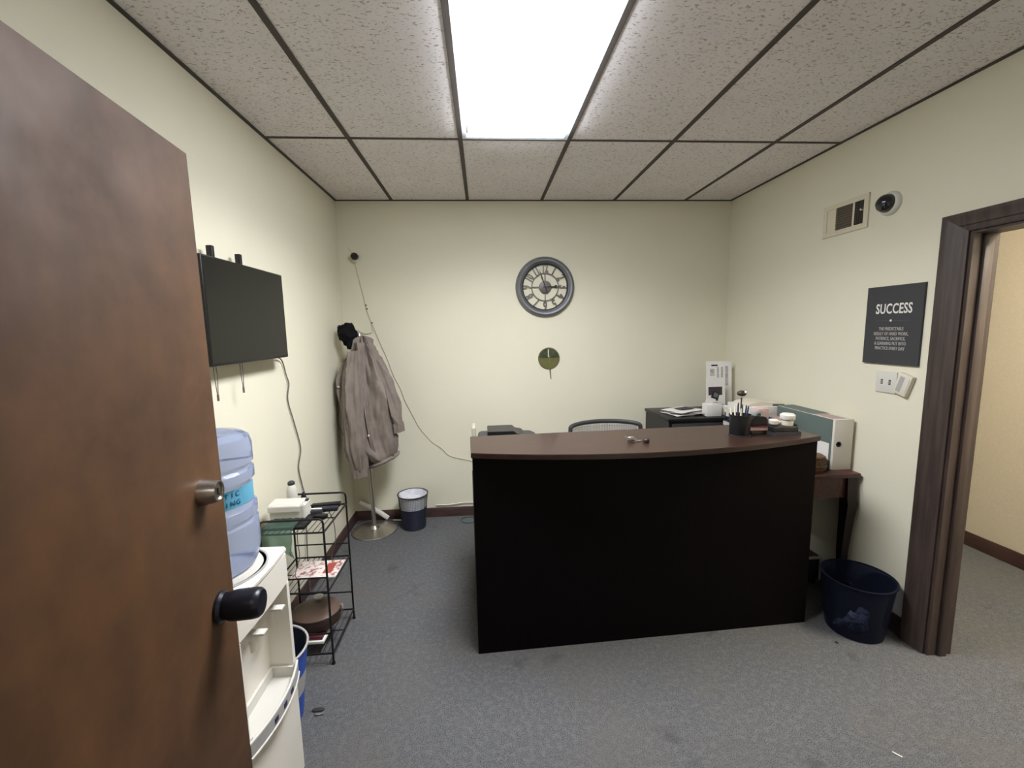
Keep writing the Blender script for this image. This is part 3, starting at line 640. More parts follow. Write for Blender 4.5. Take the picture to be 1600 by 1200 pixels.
# ---------------------------------------------------------------- right wall fittings
t = thing('air_vent', (W, 2.46, 2.17), 'cream metal air vent high on the right wall', 'vent')
y0, y1, z0, z1 = 2.312, 2.625, 2.160, 2.345
xo = W - 0.010
b = MB(); b.box(xo, W, y0, y1, z0, z0 + 0.028); b.box(xo, W, y0, y1, z1 - 0.028, z1); b.box(xo, W, y0, y0 + 0.028, z0 + 0.028, z1 - 0.028); b.box(xo, W, y1 - 0.028, y1, z0 + 0.028, z1 - 0.028)
b.box(xo, W, 2.400, 2.412, z0 + 0.028, z1 - 0.028); b.box(xo, W, 2.530, 2.545, z0 + 0.028, z1 - 0.028)
b.build('face_frame', 'vent', t)
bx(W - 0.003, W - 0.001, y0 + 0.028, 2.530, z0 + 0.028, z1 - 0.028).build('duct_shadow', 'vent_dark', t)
bx(W - 0.006, W - 0.001, 2.545, y1 - 0.028, z0 + 0.028, z1 - 0.028).build('blank_section', 'vent', t)
for k in range(9):
    z = z0 + 0.036 + k * 0.0142
    mt = Matrix.Translation((W - 0.0062, 0, z)) @ Matrix.Rotation(0.6, 4, 'Y')
    MB().box(-0.0045, 0.0045, 2.413, 2.529, -0.0008, 0.0008).xf(mt).build('slat', 'vent_slat', t, flat=True)
for k in range(5):
    y = y0 + 0.036 + k * 0.0125
    MB().box(W - 0.008, W - 0.0032, y - 0.0007, y + 0.0007, z0 + 0.03, z1 - 0.03).build('louver', 'vent_dark', t, flat=True)
MB().tube([(W - 0.024, 2.345, 2.262), (W - 0.004, 2.352, 2.262)], 0.005, 8).build('damper_lever', 'ivory', t)
t = thing('dome_camera', (W, 2.185, 2.25), 'white dome security camera with a dark lens beside the vent', 'camera')
MB().lathe([(0.060, 0), (0.060, 0.010), (0.054, 0.022), (0.048, 0.026)], (W, 2.185, 2.25), (-1, 0, 0), 36).build('housing', 'white', t)
MB().lathe([(0.047, 0.0265), (0.046, 0.036), (0.040, 0.052), (0.028, 0.064), (0.012, 0.070), (0, 0.071)], (W, 2.185, 2.25), (-1, 0, 0), 36).build('dome', 'dome', t)

# poster: its face looks to -X; text runs towards -Y
t = thing('poster', (W, 2.112, 1.415), 'charcoal poster with white SUCCESS lettering on the right wall', 'poster')
bx(W - 0.012, W - 0.001, 1.957, 2.266, 1.415, 1.824).build('board', 'poster', t)
def wall_r(y, z, x=W - 0.0125): return Matrix(((0, 0, -1, x), (-1, 0, 0, y), (0, 1, 0, z), (0, 0, 0, 1)))
text('title_text', 'SUCCESS', 0.072, 'poster_ink', t, wall_r(2.108, 1.703), sx=0.66, spacing=1.06, offset=0.0013)
bx(W - 0.0131, W - 0.0122, 2.015, 2.205, 1.6435, 1.6446).build('rule', 'poster_line', t, flat=True)
MB().lathe([(0.006, 0), (0.006, 0.001)], (W - 0.0122, 2.118, 1.644), (-1, 0, 0), 12).build('dot', 'poster_ink', t)
for k, ln in enumerate(('THE PREDICTABLE', 'RESULT OF HARD WORK,', 'PATIENCE, SACRIFICE,', '& LEARNING PUT INTO', 'PRACTICE EVERY DAY')):
    text('body_text', ln, 0.0235, 'poster_ink2', t, wall_r(2.113, 1.600 - k * 0.0255), sx=0.66, spacing=1.08, offset=0.0003)

t = thing('light_switch', (W, 2.119, 1.262), 'white double toggle light switch below the poster', 'switch')
MB().box(W - 0.007, W, 2.062, 2.178, 1.262, 1.376, bev=0.002).build('plate', 'white', t)
for y in (2.098, 2.143):
    bx(W - 0.0075, W - 0.0068, y - 0.006, y + 0.006, 1.307, 1.333).build('slot', 'ink', t, flat=True)
    MB().prism([(W - 0.0076, 1.312), (W - 0.018, 1.322), (W - 0.0175, 1.330), (W - 0.0076, 1.326)], y - 0.004, y + 0.004, 'y').build('toggle', 'white', t)
t = thing('thermostat', (W, 2.03, 1.262), 'cream thermostat hanging askew beside the light switch', 'thermostat')
mt = Matrix.Translation((W, 2.015, 1.318)) @ Matrix.Rotation(0.30, 4, 'X')
MB().box(-0.024, -0.001, -0.036, 0.036, -0.055, 0.055, bev=0.004).xf(mt).build('case', 'ivory', t)
MB().box(-0.0255, -0.0242, -0.001, 0.022, -0.040, 0.040).xf(mt).build('grille', 'dgrey', t, flat=True)
MB().box(-0.0262, -0.0242, -0.030, -0.012, -0.035, 0.040, bev=0.0005).xf(mt).build('cover_strip', 'white', t)

# ---------------------------------------------------------------- back wall: clock, ornament, camera, cables
CX, CZ = 1.690, 1.988
yb = D
t = thing('wall_clock', (CX, D, CZ - 0.25), 'round pewter skeleton clock on the back wall', 'clock')
AX = (0, -1, 0)
MB().lathe([(0.196, 0.0), (0.250, 0.0), (0.251, 0.010), (0.243, 0.028), (0.228, 0.036), (0.214, 0.034), (0.206, 0.026), (0.196, 0.022), (0.190, 0.014), (0.190, 0.004), (0.196, 0.0)], (CX, yb, CZ), AX, 72, caps=False).build('rim', 'tin', t)
MB().lathe([(0.186, 0.003), (0.1955, 0.003), (0.1955, 0.020), (0.192, 0.024), (0.186, 0.016), (0.186, 0.003)], (CX, yb, CZ), AX, 72, caps=False).build('inner_bevel', 'charcoal', t)
MB().lathe([(0.110, 0.006), (0.118, 0.006), (0.118, 0.012), (0.110, 0.012), (0.110, 0.006)], (CX, yb, CZ), AX, 56, caps=False).build('inner_ring', 'tin_dark', t)
MB().lathe([(0.052, 0.004), (0.052, 0.016), (0.048, 0.018), (0, 0.018)], (CX, yb, CZ), AX, 36).build('hub', 'tin_dark', t)
for k in range(4):
    a = k * PI / 2; c_, s_ = math.cos(a), math.sin(a)
    mt = Matrix.Translation((CX, yb - 0.009, CZ)) @ Matrix.Rotation(-a, 4, 'Y')
    MB().box(0.050, 0.112, -0.0025, 0.0025, -0.0045, 0.0045).xf(mt).build('spoke', 'tin_dark', t, flat=True)
for h in range(1, 13):
    a = PI / 2 - h * PI / 6
    r = 0.155
    mt = Matrix.Translation((CX + r * math.cos(a), yb - 0.006, CZ + r * math.sin(a))) @ Matrix.Rotation(-(a - PI / 2), 4, 'Y') @ Matrix.Rotation(PI / 2, 4, 'X')
    text('numeral', str(h), 0.112, 'tin_dark', t, mt, extrude=0.003, sx=0.50 if h > 9 else 0.62, offset=0.0035)
def hand(a, ln, tail, wd, spade):
    b = MB(); b.prism([(-tail, -wd * 0.7), (ln * 0.5, -wd), (ln, 0), (ln * 0.5, wd), (-tail, wd * 0.7)], -0.0008, 0.0008, 'y')
    if spade: b.lathe([(0.013, -0.0008), (0.013, 0.0008)], (ln * 0.78, 0, 0), (0, 1, 0), 14)
    b.xf(Matrix.Translation((CX, yb - (0.021 if spade else 0.024), CZ)) @ Matrix.Rotation(-a, 4, 'Y')); return b
hand(PI / 2 - 2.95 * PI / 6, 0.115, 0.02, 0.004, True).build('hour_hand', 'ink', t)
hand(PI / 2 + 3.1 * PI / 30, 0.168, 0.055, 0.0042, False).build('minute_hand', 'ink', t)
MB().lathe([(0.006, 0.018), (0.006, 0.027), (0, 0.028)], (CX, yb, CZ), AX, 12).build('pin', 'ink', t)

t = thing('wall_ornament', (1.722, D, 1.2), 'small round olive green mirror-like ornament with a stem below the clock', 'ornament')
OC = (1.718, D, 1.384)
MB().lathe([(0.092, 0.0), (0.094, 0.006), (0.089, 0.012), (0, 0.012)], OC, AX, 44).build('disc', 'olive', t)
pts = [(OC[0] + 0.086 * math.cos(a), OC[2] + 0.086 * math.sin(a)) for a in [PI * 0.02 + i * PI * 0.96 / 20 for i in range(21)]]
MB().prism(pts, D - 0.0145, D - 0.0122, 'y').build('painted_reflection', 'reflection', t, label='reflection painted dark green on the upper half')  # mirrored room painted as a dark half disc
bx(1.708, 1.716, D - 0.0165, D - 0.0147, 1.395, 1.462).build('pale_stripe', 'ivory', t, flat=True)
MB().tube([(1.722, D - 0.014, 1.41), (1.727, D - 0.010, 1.28), (1.734, D - 0.008, 1.205)], [0.006, 0.006, 0.004], 8).build('stem', 'green_stem', t)

t = thing('corner_camera', (0.139, D, 2.21), 'small black and white camera high in the left back corner', 'camera')
bx(0.115, 0.150, D - 0.03, D, 2.205, 2.235, bev=0.003).build('mount', 'ivory', t)
MB().lathe([(0.025, 0), (0.028, 0.006), (0.028, 0.034), (0.022, 0.042), (0, 0.043)], (0.137, D - 0.022, 2.246), (0.1, -1, 0.05), 24).build('camera_body', 'black', t)
pts = [(0.080, D - 0.003, 2.326), (0.110, D - 0.003, 2.27), (0.128, D - 0.006, 2.19), (0.150, D - 0.004, 2.08), (0.180, D - 0.004, 1.93), (0.205, D - 0.004, 1.80), (0.232, D - 0.004, 1.72), (0.255, D - 0.004, 1.655), (0.300, D - 0.004, 1.53), (0.345, D - 0.004, 1.416),
       (0.39, D - 0.004, 1.27), (0.44, D - 0.004, 1.16), (0.475, D - 0.004, 1.05), (0.53, D - 0.004, 0.93), (0.58, D - 0.004, 0.82), (0.635, D - 0.004, 0.743), (0.70, D - 0.004, 0.67), (0.768, D - 0.004, 0.624), (0.82, D - 0.004, 0.56), (0.90, D - 0.004, 0.53), (1.0, D - 0.004, 0.505), (1.12, D - 0.004, 0.47)]
t = thing('wall_cable', (0.3, D, 0.47), 'thin pale cable running down the back wall from the corner camera', 'cable')
b = MB().tube(smooth_path(pts, 5), 0.0030, 6); b.build('cord', 'cable', t)
MB().tube(smooth_path([(0.232, D - 0.005, 1.70), (0.236, D - 0.006, 1.64), (0.205, D - 0.006, 1.628), (0.165, D - 0.01, 1.628), (0.12, D - 0.02, 1.66)], 5), 0.003, 6).build('branch_cord', 'cable', t)
for (x, z) in ((0.196, 1.86), (0.202, 1.83), (0.236, 1.715)): MB().box(x - 0.006, x + 0.006, D - 0.010, D, z - 0.006, z + 0.006, bev=0.001).build('clip', 'cable_g', t)
o = MB().tube(smooth_path([(0.70, D - 0.012, 0.112), (0.80, D - 0.012, 0.108), (0.88, D - 0.012, 0.115), (0.95, D - 0.012, 0.122), (1.05, D - 0.012, 0.12), (1.2, D - 0.012, 0.12)], 5), 0.004, 6).build('white_cable', 'cable_w')
tag(o, 'white cable lying along the top of the back baseboard', 'cable')
o = MB().tube(smooth_path([(1.04, 3.50, 0.006), (0.96, 3.50, 0.004), (0.92, 3.56, 0.004), (0.96, 3.61, 0.005), (1.05, 3.60, 0.006), (1.15, 3.56, 0.006)], 5), 0.004, 6).build('green_cable', 'green_cable')
tag(o, 'loop of dark green cable on the carpet behind the desk', 'cable')
t = thing('wall_sensor', (0.0, 3.53, 1.63), 'small white sensor box on the left wall behind the black cap', 'sensor')
MB().box(0.0, 0.022, 3.505, 3.560, 1.635, 1.70, bev=0.004).build('case', 'white', t)
o = MB().tube([(0.05, 3.628, 0.175), (0.18, 3.628, 0.105), (0.285, 3.628, 0.022)], [0.021, 0.022, 0.020], 14).build('plastic_pipe', 'white')
tag(o, 'short white plastic pipe leaning in the corner behind the coat stand', 'pipe')
o = MB().tube([(0.33, 3.615, 0.007), (0.44, 3.60, 0.007)], 0.006, 10).build('plastic_rod', 'white'); tag(o, 'thin white rod on the floor between coat stand and wire basket', 'rod')

# ---------------------------------------------------------------- coat stand, jacket, cap
PX, PY = 0.212, 3.445
t = thing('coat_stand', (PX, PY, 0), 'brushed steel coat stand with a round base in the left corner', 'coat stand')
MB().lathe([(0.178, 0), (0.181, 0.004), (0.178, 0.010), (0.10, 0.017), (0.04, 0.026), (0.024, 0.05), (0.0, 0.05)], (PX, PY, 0), seg=56).build('base', 'steel', t)
MB().tube([(PX, PY, 0.045), (PX - 0.014, PY, 0.9), (PX - 0.026, PY, 1.60)], [0.0165, 0.0135, 0.0125], 16).build('pole', 'steel', t)
for k, (dx, dy) in enumerate(((-0.09, -0.03), (0.07, -0.06), (0.03, 0.10), (0.0, -0.11))):
    x0_, z_ = PX - 0.026, 1.52
    MB().tube(smooth_path([(x0_, PY, z_), (x0_ + dx * 0.6, PY + dy * 0.6, z_ + 0.005), (x0_ + dx, PY + dy, z_ + 0.045)], 4), 0.007, 8).build('hook', 'steel', t)
MB().lathe([(0.012, 0), (0.020, 0.01), (0.014, 0.03), (0, 0.034)], (PX - 0.026, PY, 1.60), seg=16).build('finial', 'steel', t)

def ring(cx, cy, hx, hy, z, n=44, amp=0.012, seed=0, fold=9, tilt=0.0, e=0.8, cross=0.5):
    n = int(n * 1.8); r = []
    for k in range(n):
        a = 2 * PI * k / n; c_, s_ = math.cos(a), math.sin(a)
        x = math.copysign(abs(c_) ** e, c_) * hx; y = math.copysign(abs(s_) ** e, s_) * hy
        w_ = 1.6 * noise.noise(Vector((c_ * 1.3 + seed, s_ * 1.3, z * 1.5)))
        pinch = 1.0 - 2.0 * abs(math.sin(0.5 * fold * a + w_ + 0.5 * math.sin(z * 4 + seed))) ** 0.6
        f = amp * (0.9 * noise.noise(Vector((c_ * 2.2, s_ * 2.2, z * 1.7 + seed))) + 0.85 * pinch + cross * noise.noise(Vector((c_ * 3, s_ * 3 + seed, z * 7))) + 0.5 * noise.noise(Vector((c_ * 9, s_ * 9, z * 7 + seed))))
        r.append((cx + x * (1 + f / max(hx, .03)), cy + y * (1 + f / max(hy, .03)), z + tilt * x))
    return r
def interp(keys, n):
    out = []
    for i in range(n + 1):
        u = i / n * (len(keys) - 1); k = min(int(u), len(keys) - 2); f = u - k; f = f * f * (3 - 2 * f) * 0.4 + f * 0.6
        out.append([keys[k][q] * (1 - f) + keys[k + 1][q] * f for q in range(len(keys[0]))])
    return out
t = thing('jacket', (0.25, 3.35, 0.55), 'taupe hooded jacket hanging from the coat stand', 'jacket')
# body: (cx, cy, hx, hy, z, tilt)
body = [(0.222, 3.41, 0.006, 0.008, 1.612, 0.0), (0.224, 3.41, 0.034, 0.035, 1.592, 0.0), (0.225, 3.405, 0.072, 0.06, 1.52, 0.0), (0.220, 3.40, 0.128, 0.085, 1.42, 0.1), (0.222, 3.385, 0.178, 0.11, 1.30, 0.05), (0.232, 3.375, 0.196, 0.12, 1.18, 0.0), (0.238, 3.37, 0.198, 0.125, 1.0, 0.0),
        (0.245, 3.37, 0.195, 0.125, 0.85, 0.05), (0.262, 3.37, 0.188, 0.12, 0.74, 0.15), (0.300, 3.37, 0.150, 0.115, 0.655, 0.30), (0.335, 3.37, 0.105, 0.09, 0.610, 0.40)]
MB().loft([ring(c[0], c[1], c[2], c[3], c[4], 60, 0.030, 3, 8, c[5], cross=0.3) for c in interp(body, 90)]).build('body', 'jacket', t, angle=80)
sl = [(0.185, 3.30, 0.045, 0.04, 1.50), (0.165, 3.26, 0.072, 0.055, 1.32), (0.165, 3.235, 0.082, 0.06, 1.10), (0.172, 3.225, 0.080, 0.058, 0.92), (0.178, 3.22, 0.082, 0.058, 0.78), (0.182, 3.22, 0.070, 0.05, 0.68), (0.190, 3.22, 0.058, 0.042, 0.60)]
s1 = MB().loft([ring(c[0], c[1], c[2], c[3], c[4], 36, 0.013, 8, 4, 0.12, cross=0.7) for c in interp(sl, 80)]).build('sleeve', 'jacket', t, angle=80)
MB().loft([ring(0.192, 3.22, 0.060, 0.044, z, 30, 0.006, 4, 4, 0.12) for z in (0.604, 0.585, 0.565, 0.545)]).build('cuff', 'jacket', s1, angle=80)
sr = [(0.315, 3.39, 0.045, 0.05, 1.42), (0.375, 3.385, 0.055, 0.055, 1.28), (0.412, 3.38, 0.056, 0.056, 1.15), (0.440, 3.375, 0.052, 0.052, 1.02), (0.458, 3.37, 0.046, 0.046, 0.92)]
s2 = MB().loft([ring(c[0], c[1], c[2], c[3], c[4], 30, 0.011, 15, 4, 0.1, cross=0.7) for c in interp(sr, 60)]).build('sleeve', 'jacket', t, angle=80)
MB().loft([ring(c[0], 3.37, 0.046, 0.046, c[1], 28, 0.006, 24, 4, 0.15) for c in ((0.459, 0.925), (0.463, 0.90), (0.466, 0.875), (0.468, 0.85))]).build('cuff', 'jacket', s2, angle=80)
# front flap edge and hem band
MB().loft([ring(c[0], c[1], c[2], c[3], c[4], 24, 0.010, 31, 3) for c in interp([(0.215, 3.33, 0.03, 0.02, 1.56), (0.235, 3.275, 0.018, 0.014, 1.3), (0.262, 3.245, 0.014, 0.012, 1.0), (0.285, 3.245, 0.014, 0.012, 0.80), (0.30, 3.255, 0.012, 0.01, 0.70)], 30)]).build('front_placket', 'jacket', t, angle=80)
hem = [(0.335 + 0.116 * math.cos(a), 3.37 + 0.108 * math.sin(a), 0.628 + 0.046 * math.cos(a)) for a in [2 * PI * k / 30 for k in range(30)]]
MB().tube(hem, 0.014, 8, closed=True).build('hem_band', 'jacket', t, angle=80)
for (x, y, z) in ((0.062, 3.262, 1.235), (0.27, 3.232, 0.86)): MB().lathe([(0.008, 0), (0.008, 0.004), (0, 0.005)], (x, y, z), AX, 10).build('button', 'ivory', t)

t = thing('cap', (0.115, 3.44, 1.52), 'black cloth cap hanging from the top of the coat stand', 'cap')
MB().crumple((0.108, 3.41, 1.625), 0.076, 11, (0.92, 0.85, 1.12), 0.30, 4).build('crown', 'hat', t, angle=80)
MB().crumple((0.142, 3.395, 1.560), 0.044, 23, (1.0, 0.8, 1.35), 0.30, 3).build('brim', 'hat', t, angle=80)

# wire mesh basket
BC = (0.53, 3.49, 0)
t = thing('wire_basket', BC, 'small dark wire mesh waste basket by the back wall', 'waste basket')
b = MB()
for k in range(56):
    a = 2 * PI * k / 56; b.tube([(BC[0] + 0.098 * math.cos(a), BC[1] + 0.098 * math.sin(a), 0.004), (BC[0] + 0.122 * math.cos(a), BC[1] + 0.122 * math.sin(a), 0.285)], 0.0009, 4, caps=False)
for j in range(22):
    z = 0.01 + 0.27 * j / 21; r = 0.098 + 0.024 * z / 0.285
    b.tube([(BC[0] + r * math.cos(2 * PI * k / 32), BC[1] + r * math.sin(2 * PI * k / 32), z) for k in range(32)], 0.0009, 4, closed=True)
o = b.build('mesh_wall', 'charcoal', t); o['kind'] = 'stuff'
MB().tube([(BC[0] + 0.124 * math.cos(2 * PI * k / 40), BC[1] + 0.124 * math.sin(2 * PI * k / 40), 0.288) for k in range(40)], 0.005, 8, closed=True).build('rim', 'charcoal', t)
MB().lathe([(0.099, 0), (0.099, 0.006), (0, 0.006)], BC, seg=40).build('bottom', 'charcoal', t)
o = MB().lathe([(0.093, 0.008), (0.1075, 0.17), (0.1080, 0.171), (0, 0.172)], BC, seg=40).build('dark_bag', 'navy'); tag(o, 'navy bag filling the lower half of the wire mesh basket', 'bag')
b = MB(); rr = []
for z, r in ((0.175, 0.107), (0.23, 0.112), (0.285, 0.116), (0.290, 0.112), (0.24, 0.095), (0.235, 0.0)):
    rr.append([(BC[0] + r * (1 + 0.03 * math.sin(7 * 2 * PI * k / 40) * (r > 0.05)) * math.cos(2 * PI * k / 40), BC[1] + r * math.sin(2 * PI * k / 40), z) for k in range(40)])
b.loft(rr, caps=False); o = b.build('bin_liner', 'bag'); tag(o, 'pale plastic liner in the top of the wire mesh basket', 'bin liner')

# ---------------------------------------------------------------- television on the left wall
t = thing('television', (0.04, 2.1, 1.5), 'flat black television mounted on the left wall', 'television')
TX = 0.085
MB().box(TX - 0.030, TX, 1.755, 2.425, 1.510, 1.948, bev=0.004).build('casing', 'black', t)
bx(TX + 0.0002, TX + 0.0012, 1.762, 2.418, 1.522, 1.941).build('screen', 'screen', t, flat=True)
for y in (1.898, 2.105):
    MB().box(0.028, 0.052, y - 0.010, y + 0.010, 1.53, 2.003, bev=0.003).build('bracket_arm', 'black', t)
bx(0.0, 0.027, 1.86, 2.15, 1.66, 1.78, bev=0.002).build('wall_plate', 'black', t)
for (y, z1_) in ((1.835, 1.385), (2.028, 1.392)):
    b = MB()
    for dy in (-0.008, 0.008): b.tube([(0.045, y + dy, 1.55), (0.048, y + dy * 1.3, 1.47), (0.048, y + dy * 0.3, z1_)], 0.0016, 6)
    b.tube([(0.048, y, z1_ + 0.004), (0.048, y, z1_ - 0.022)], 0.0045, 8); b.build('pull_cord', 'cable_g', t, label='grey release cord hanging below the screen')
pts = [(0.03, 2.36, 1.52), (0.012, 2.50, 1.49), (0.008, 2.55, 1.40), (0.008, 2.575, 1.343), (0.008, 2.545, 1.253), (0.008, 2.60, 1.108), (0.008, 2.66, 0.933), (0.008, 2.61, 0.826), (0.008, 2.64, 0.70), (0.010, 2.665, 0.60), (0.012, 2.64, 0.42), (0.02, 2.6, 0.2), (0.03, 2.58, 0.02)]
o = MB().tube(smooth_path(pts, 6), 0.0036, 8).build('grey_cable', 'cable_g'); tag(o, 'grey cable hanging down the left wall below the flat screen', 'cable')

# ---------------------------------------------------------------- water dispenser and bottle
t = thing('water_dispenser', (0.24, 1.31, 0), 'white water dispenser between the door and the blue bin', 'water dispenser')
Y0, Y1, X1, XB = 1.150, 1.475, 0.438, 0.06
def bow(x, amp, n=12, y0=Y0, y1=Y1):    # plan outline with a bowed front edge
    p = [(x + amp * (1 - (2 * i / n - 1) ** 2), y0 + (y1 - y0) * i / n) for i in range(n + 1)]
    return [(XB, y0)] + p + [(XB, y1)]
MB().prism(bow(X1, 0.004), 0.012, 0.405, 'z', bev=0.005).build('lower_body', 'wmat', t)
b = MB(); b.box(XB, 0.358, Y0, Y1, 0.4052, 0.76); b.box(0.358, X1, Y0, Y0 + 0.018, 0.4052, 0.76); b.box(0.358, X1, Y1 - 0.018, Y1, 0.4052, 0.76); b.build('recess', 'wmat', t)
MB().prism(bow(X1, 0.006), 0.7602, 0.872, 'z', bev=0.004).build('upper_panel', 'wmat', t)
MB().prism(bow(X1 + 0.002, 0.008, y0=Y0 - 0.003, y1=Y1 + 0.003), 0.8722, 0.893, 'z', bev=0.006).build('top_cover', 'wmat', t)
BX, BY = 0.286, 1.328
MB().lathe([(0.150, 0), (0.150, 0.004), (0.144, 0.004), (0.144, 0)], (BX, BY, 0.893), seg=56).build('collar_ring', 'dgrey', t)
MB().lathe([(0.135, 0), (0.128, 0.012), (0.100, 0.010), (0, 0.010)], (BX, BY, 0.8932), seg=48).build('bottle_seat', 'white', t)
for y in (1.288, 1.408):
    tp = MB().tube([(0.358, y, 0.690), (0.405, y, 0.690)], 0.013, 14); tp.tube([(0.402, y, 0.697), (0.402, y, 0.640)], [0.012, 0.008], 12)
    tp = tp.build('tap', 'wmat', t)
    MB().box(0.392, 0.446, y - 0.014, y + 0.014, 0.700, 0.708, bev=0.002).build('lever', 'white', tp)
# drip tray with a bowed lip
pts_o = [(p[0], p[1]) for p in bow(0.446, 0.026)[1:-1]]
b = MB()
b.prism([(0.359, Y0 + 0.019)] + [(0.436 + 0.024 * (1 - (2 * i / 12 - 1) ** 2), Y0 + 0.019 + (Y1 - Y0 - 0.038) * i / 12) for i in range(13)] + [(0.359, Y1 - 0.019)], 0.4055, 0.412, 'z')
b.box(0.3585, 0.368, Y0 + 0.019, Y1 - 0.019, 0.412, 0.449); b.box(0.368, 0.438, Y1 - 0.029, Y1 - 0.019, 0.412, 0.449); b.box(0.368, 0.438, Y0 + 0.019, Y0 + 0.029, 0.412, 0.449)
b.build('drip_tray', 'white', t)
lip = [(p[0], p[1], 0.442) for p in pts_o]
b = MB(); 
for za, zb, off in ((0.405, 0.448, 0.0),):
    ring_o = [(p[0] + off, p[1]) for p in pts_o]; ring_i = [(p[0] - 0.010, p[1]) for p in pts_o][::-1]
    b.prism(ring_o + ring_i, za, zb, 'z', bev=0.002)
b.build('tray_lip', 'dgrey', t, label='grey curved lip of the drip tray')
MB().tube([(p[0] - 0.004, p[1], 0.449) for p in pts_o], 0.0045, 8).build('lip_edge', 'white', t)
MB().tube([(p[0] - 0.001, p[1], 0.403) for p in pts_o], 0.0045, 8).build('lip_edge', 'white', t)
b = MB()
for i in range(4, 9, 2): b.box(pts_o[i][0] - 0.002, pts_o[i][0] + 0.0012, pts_o[i][1] - 0.010, pts_o[i][1] + 0.010, 0.417, 0.433)
b.build('printed_mark', 'navy', t)

t = thing('water_bottle', (BX, BY, 0.907), 'large blue water bottle upside down on the dispenser', 'water bottle')
R = 0.134; z0 = 0.908
prof = [(0.112, -0.003), (0.122, 0.012), (0.129, 0.035), (0.133, 0.06), (R, 0.085), (R, 0.145), (0.128, 0.152), (0.128, 0.160), (R, 0.167), (R, 0.195), (0.127, 0.202), (0.1245, 0.212), (0.1245, 0.268), (0.128, 0.276),
        (R, 0.283), (R, 0.310), (0.127, 0.318), (0.127, 0.326), (R, 0.334), (R, 0.390), (0.128, 0.412), (0.112, 0.424), (0.085, 0.428), (0.07, 0.420), (0.0, 0.418)]
MB().lathe(prof, (BX, BY, z0), seg=56).build('bottle_shell', 'bottle', t)
lb = []
for z in (0.212, 0.268): lb.append([(BX + 0.1262 * math.cos(a), BY + 0.1262 * math.sin(a), z0 + z) for a in [-PI / 2 - 0.3 + 2.3 * k / 30 for k in range(31)]])
b = MB(); A = [b.bm.verts.new(p) for p in lb[0]]; B = [b.bm.verts.new(p) for p in lb[1]]
for k in range(30): b.bm.faces.new((A[k], A[k + 1], B[k + 1], B[k]))
lab = b.build('bottle_label', 'label', t, label='cyan wrap label')
def curved_text(body, size, zc, a0, da):
    for k, ch in enumerate(body):
        a = a0 + k * da
        mt = Matrix.Translation((BX + 0.1272 * math.cos(a), BY + 0.1272 * math.sin(a), zc)) @ Matrix.Rotation(a + PI / 2, 4, 'Z') @ Matrix.Rotation(PI / 2, 4, 'X')
        text('letter', ch, size * 0.80, 'label_ink', lab, mt, extrude=0.0004)
curved_text('ARCTIC', 0.026, z0 + 0.254, -1.02, 0.135)
curved_text('SPRING', 0.026, z0 + 0.228, -1.02, 0.135)

# blue bin between dispenser and rack
QC = (0.218, 1.70, 0)
t = thing('blue_bin', QC, 'round cobalt bin with a white stripe beside the water dispenser', 'bin')
def rad(z): return 0.115 + 0.037 * z / 0.32
MB().lathe([(rad(0), 0), (rad(0.12), 0.12)], QC, seg=44).build('bin_base', 'blue_bin', t)
MB().lathe([(rad(0.1202), 0.1202), (rad(0.21), 0.21)], QC, seg=44, caps=False).build('stripe', 'dgrey', t, label='pale band around the bin')
MB().lathe([(rad(0.2102), 0.2102), (rad(0.32), 0.32)], QC, seg=44, caps=False).build('bin_wall', 'blue_bin', t)
MB().tube([(QC[0] + 0.153 * math.cos(2 * PI * k / 44), QC[1] + 0.153 * math.sin(2 * PI * k / 44), 0.323) for k in range(44)], 0.005, 8, closed=True).build('rim', 'dgrey', t)
o = MB().lathe([(0.149, 0.318), (0.135, 0.20), (0.118, 0.05), (0, 0.045)], QC, seg=44, caps=False).build('bin_liner', 'liner'); tag(o, 'black liner inside the cobalt bin', 'bin liner')

# ---------------------------------------------------------------- wire rack
RX0, RX1, RY0, RY1 = 0.075, 0.368, 1.995, 2.335
t = thing('wire_rack', (0.22, 2.165, 0), 'black wire rack with three shelves against the left wall', 'rack')
rw = 0.0052
for y in (RY0, RY1):
    arch = [(RX1, y, 0.0), (RX1, y, 0.735), (RX1 - 0.004, y, 0.750), (RX1 - 0.018, y, 0.757), (RX0 + 0.018, y, 0.757), (RX0 + 0.004, y, 0.750), (RX0, y, 0.735), (RX0, y, 0.0)]
    MB().tube(arch, rw, 10).build('side_frame', 'black_metal', t)
    for x in (RX0, RX1): MB().lathe([(0.008, 0), (0.009, 0.010), (0.007, 0.014)], (x, y, 0.0), seg=12).build('foot_cap', 'black_metal', t)
    for z in (0.46, 0.165): MB().tube([(RX0, y, z), (RX1, y, z)], 0.0042, 8).build('guard_rail', 'black_metal', t)
SZ = (0.690, 0.385, 0.058)
for z in SZ:
    b = MB()
    for y in (RY0, RY1): b.tube([(RX0, y, z), (RX1, y, z)], 0.0048, 8)
    for x in (RX0, RX1): b.tube([(x, RY0, z), (x, RY1, z)], 0.0048, 8)
    sh = b.build('shelf_frame', 'black_metal', t)
    for k in range(1, 11):
        x = RX0 + (RX1 - RX0) * k / 11; MB().tube([(x, RY0, z + 0.002), (x, RY1, z + 0.002)], 0.0018, 6).build('shelf_wire', 'black_metal', sh)
    MB().tube([(RX0, (RY0 + RY1) / 2, z - 0.002), (RX1, (RY0 + RY1) / 2, z - 0.002)], 0.003, 6).build('shelf_brace', 'black_metal', sh)
ZT = SZ[0] + 0.0042
slab('flat_router', 0.165, 2.10, ZT, 0.20, 0.15, 0.016, 0.0, 'black', 'flat black router beneath the white wipes box', 'router', 0.003)
t = thing('wipes_box', (0.145, 2.21, ZT + 0.0165), 'white flip top box on the top shelf of the wire rack', 'box')
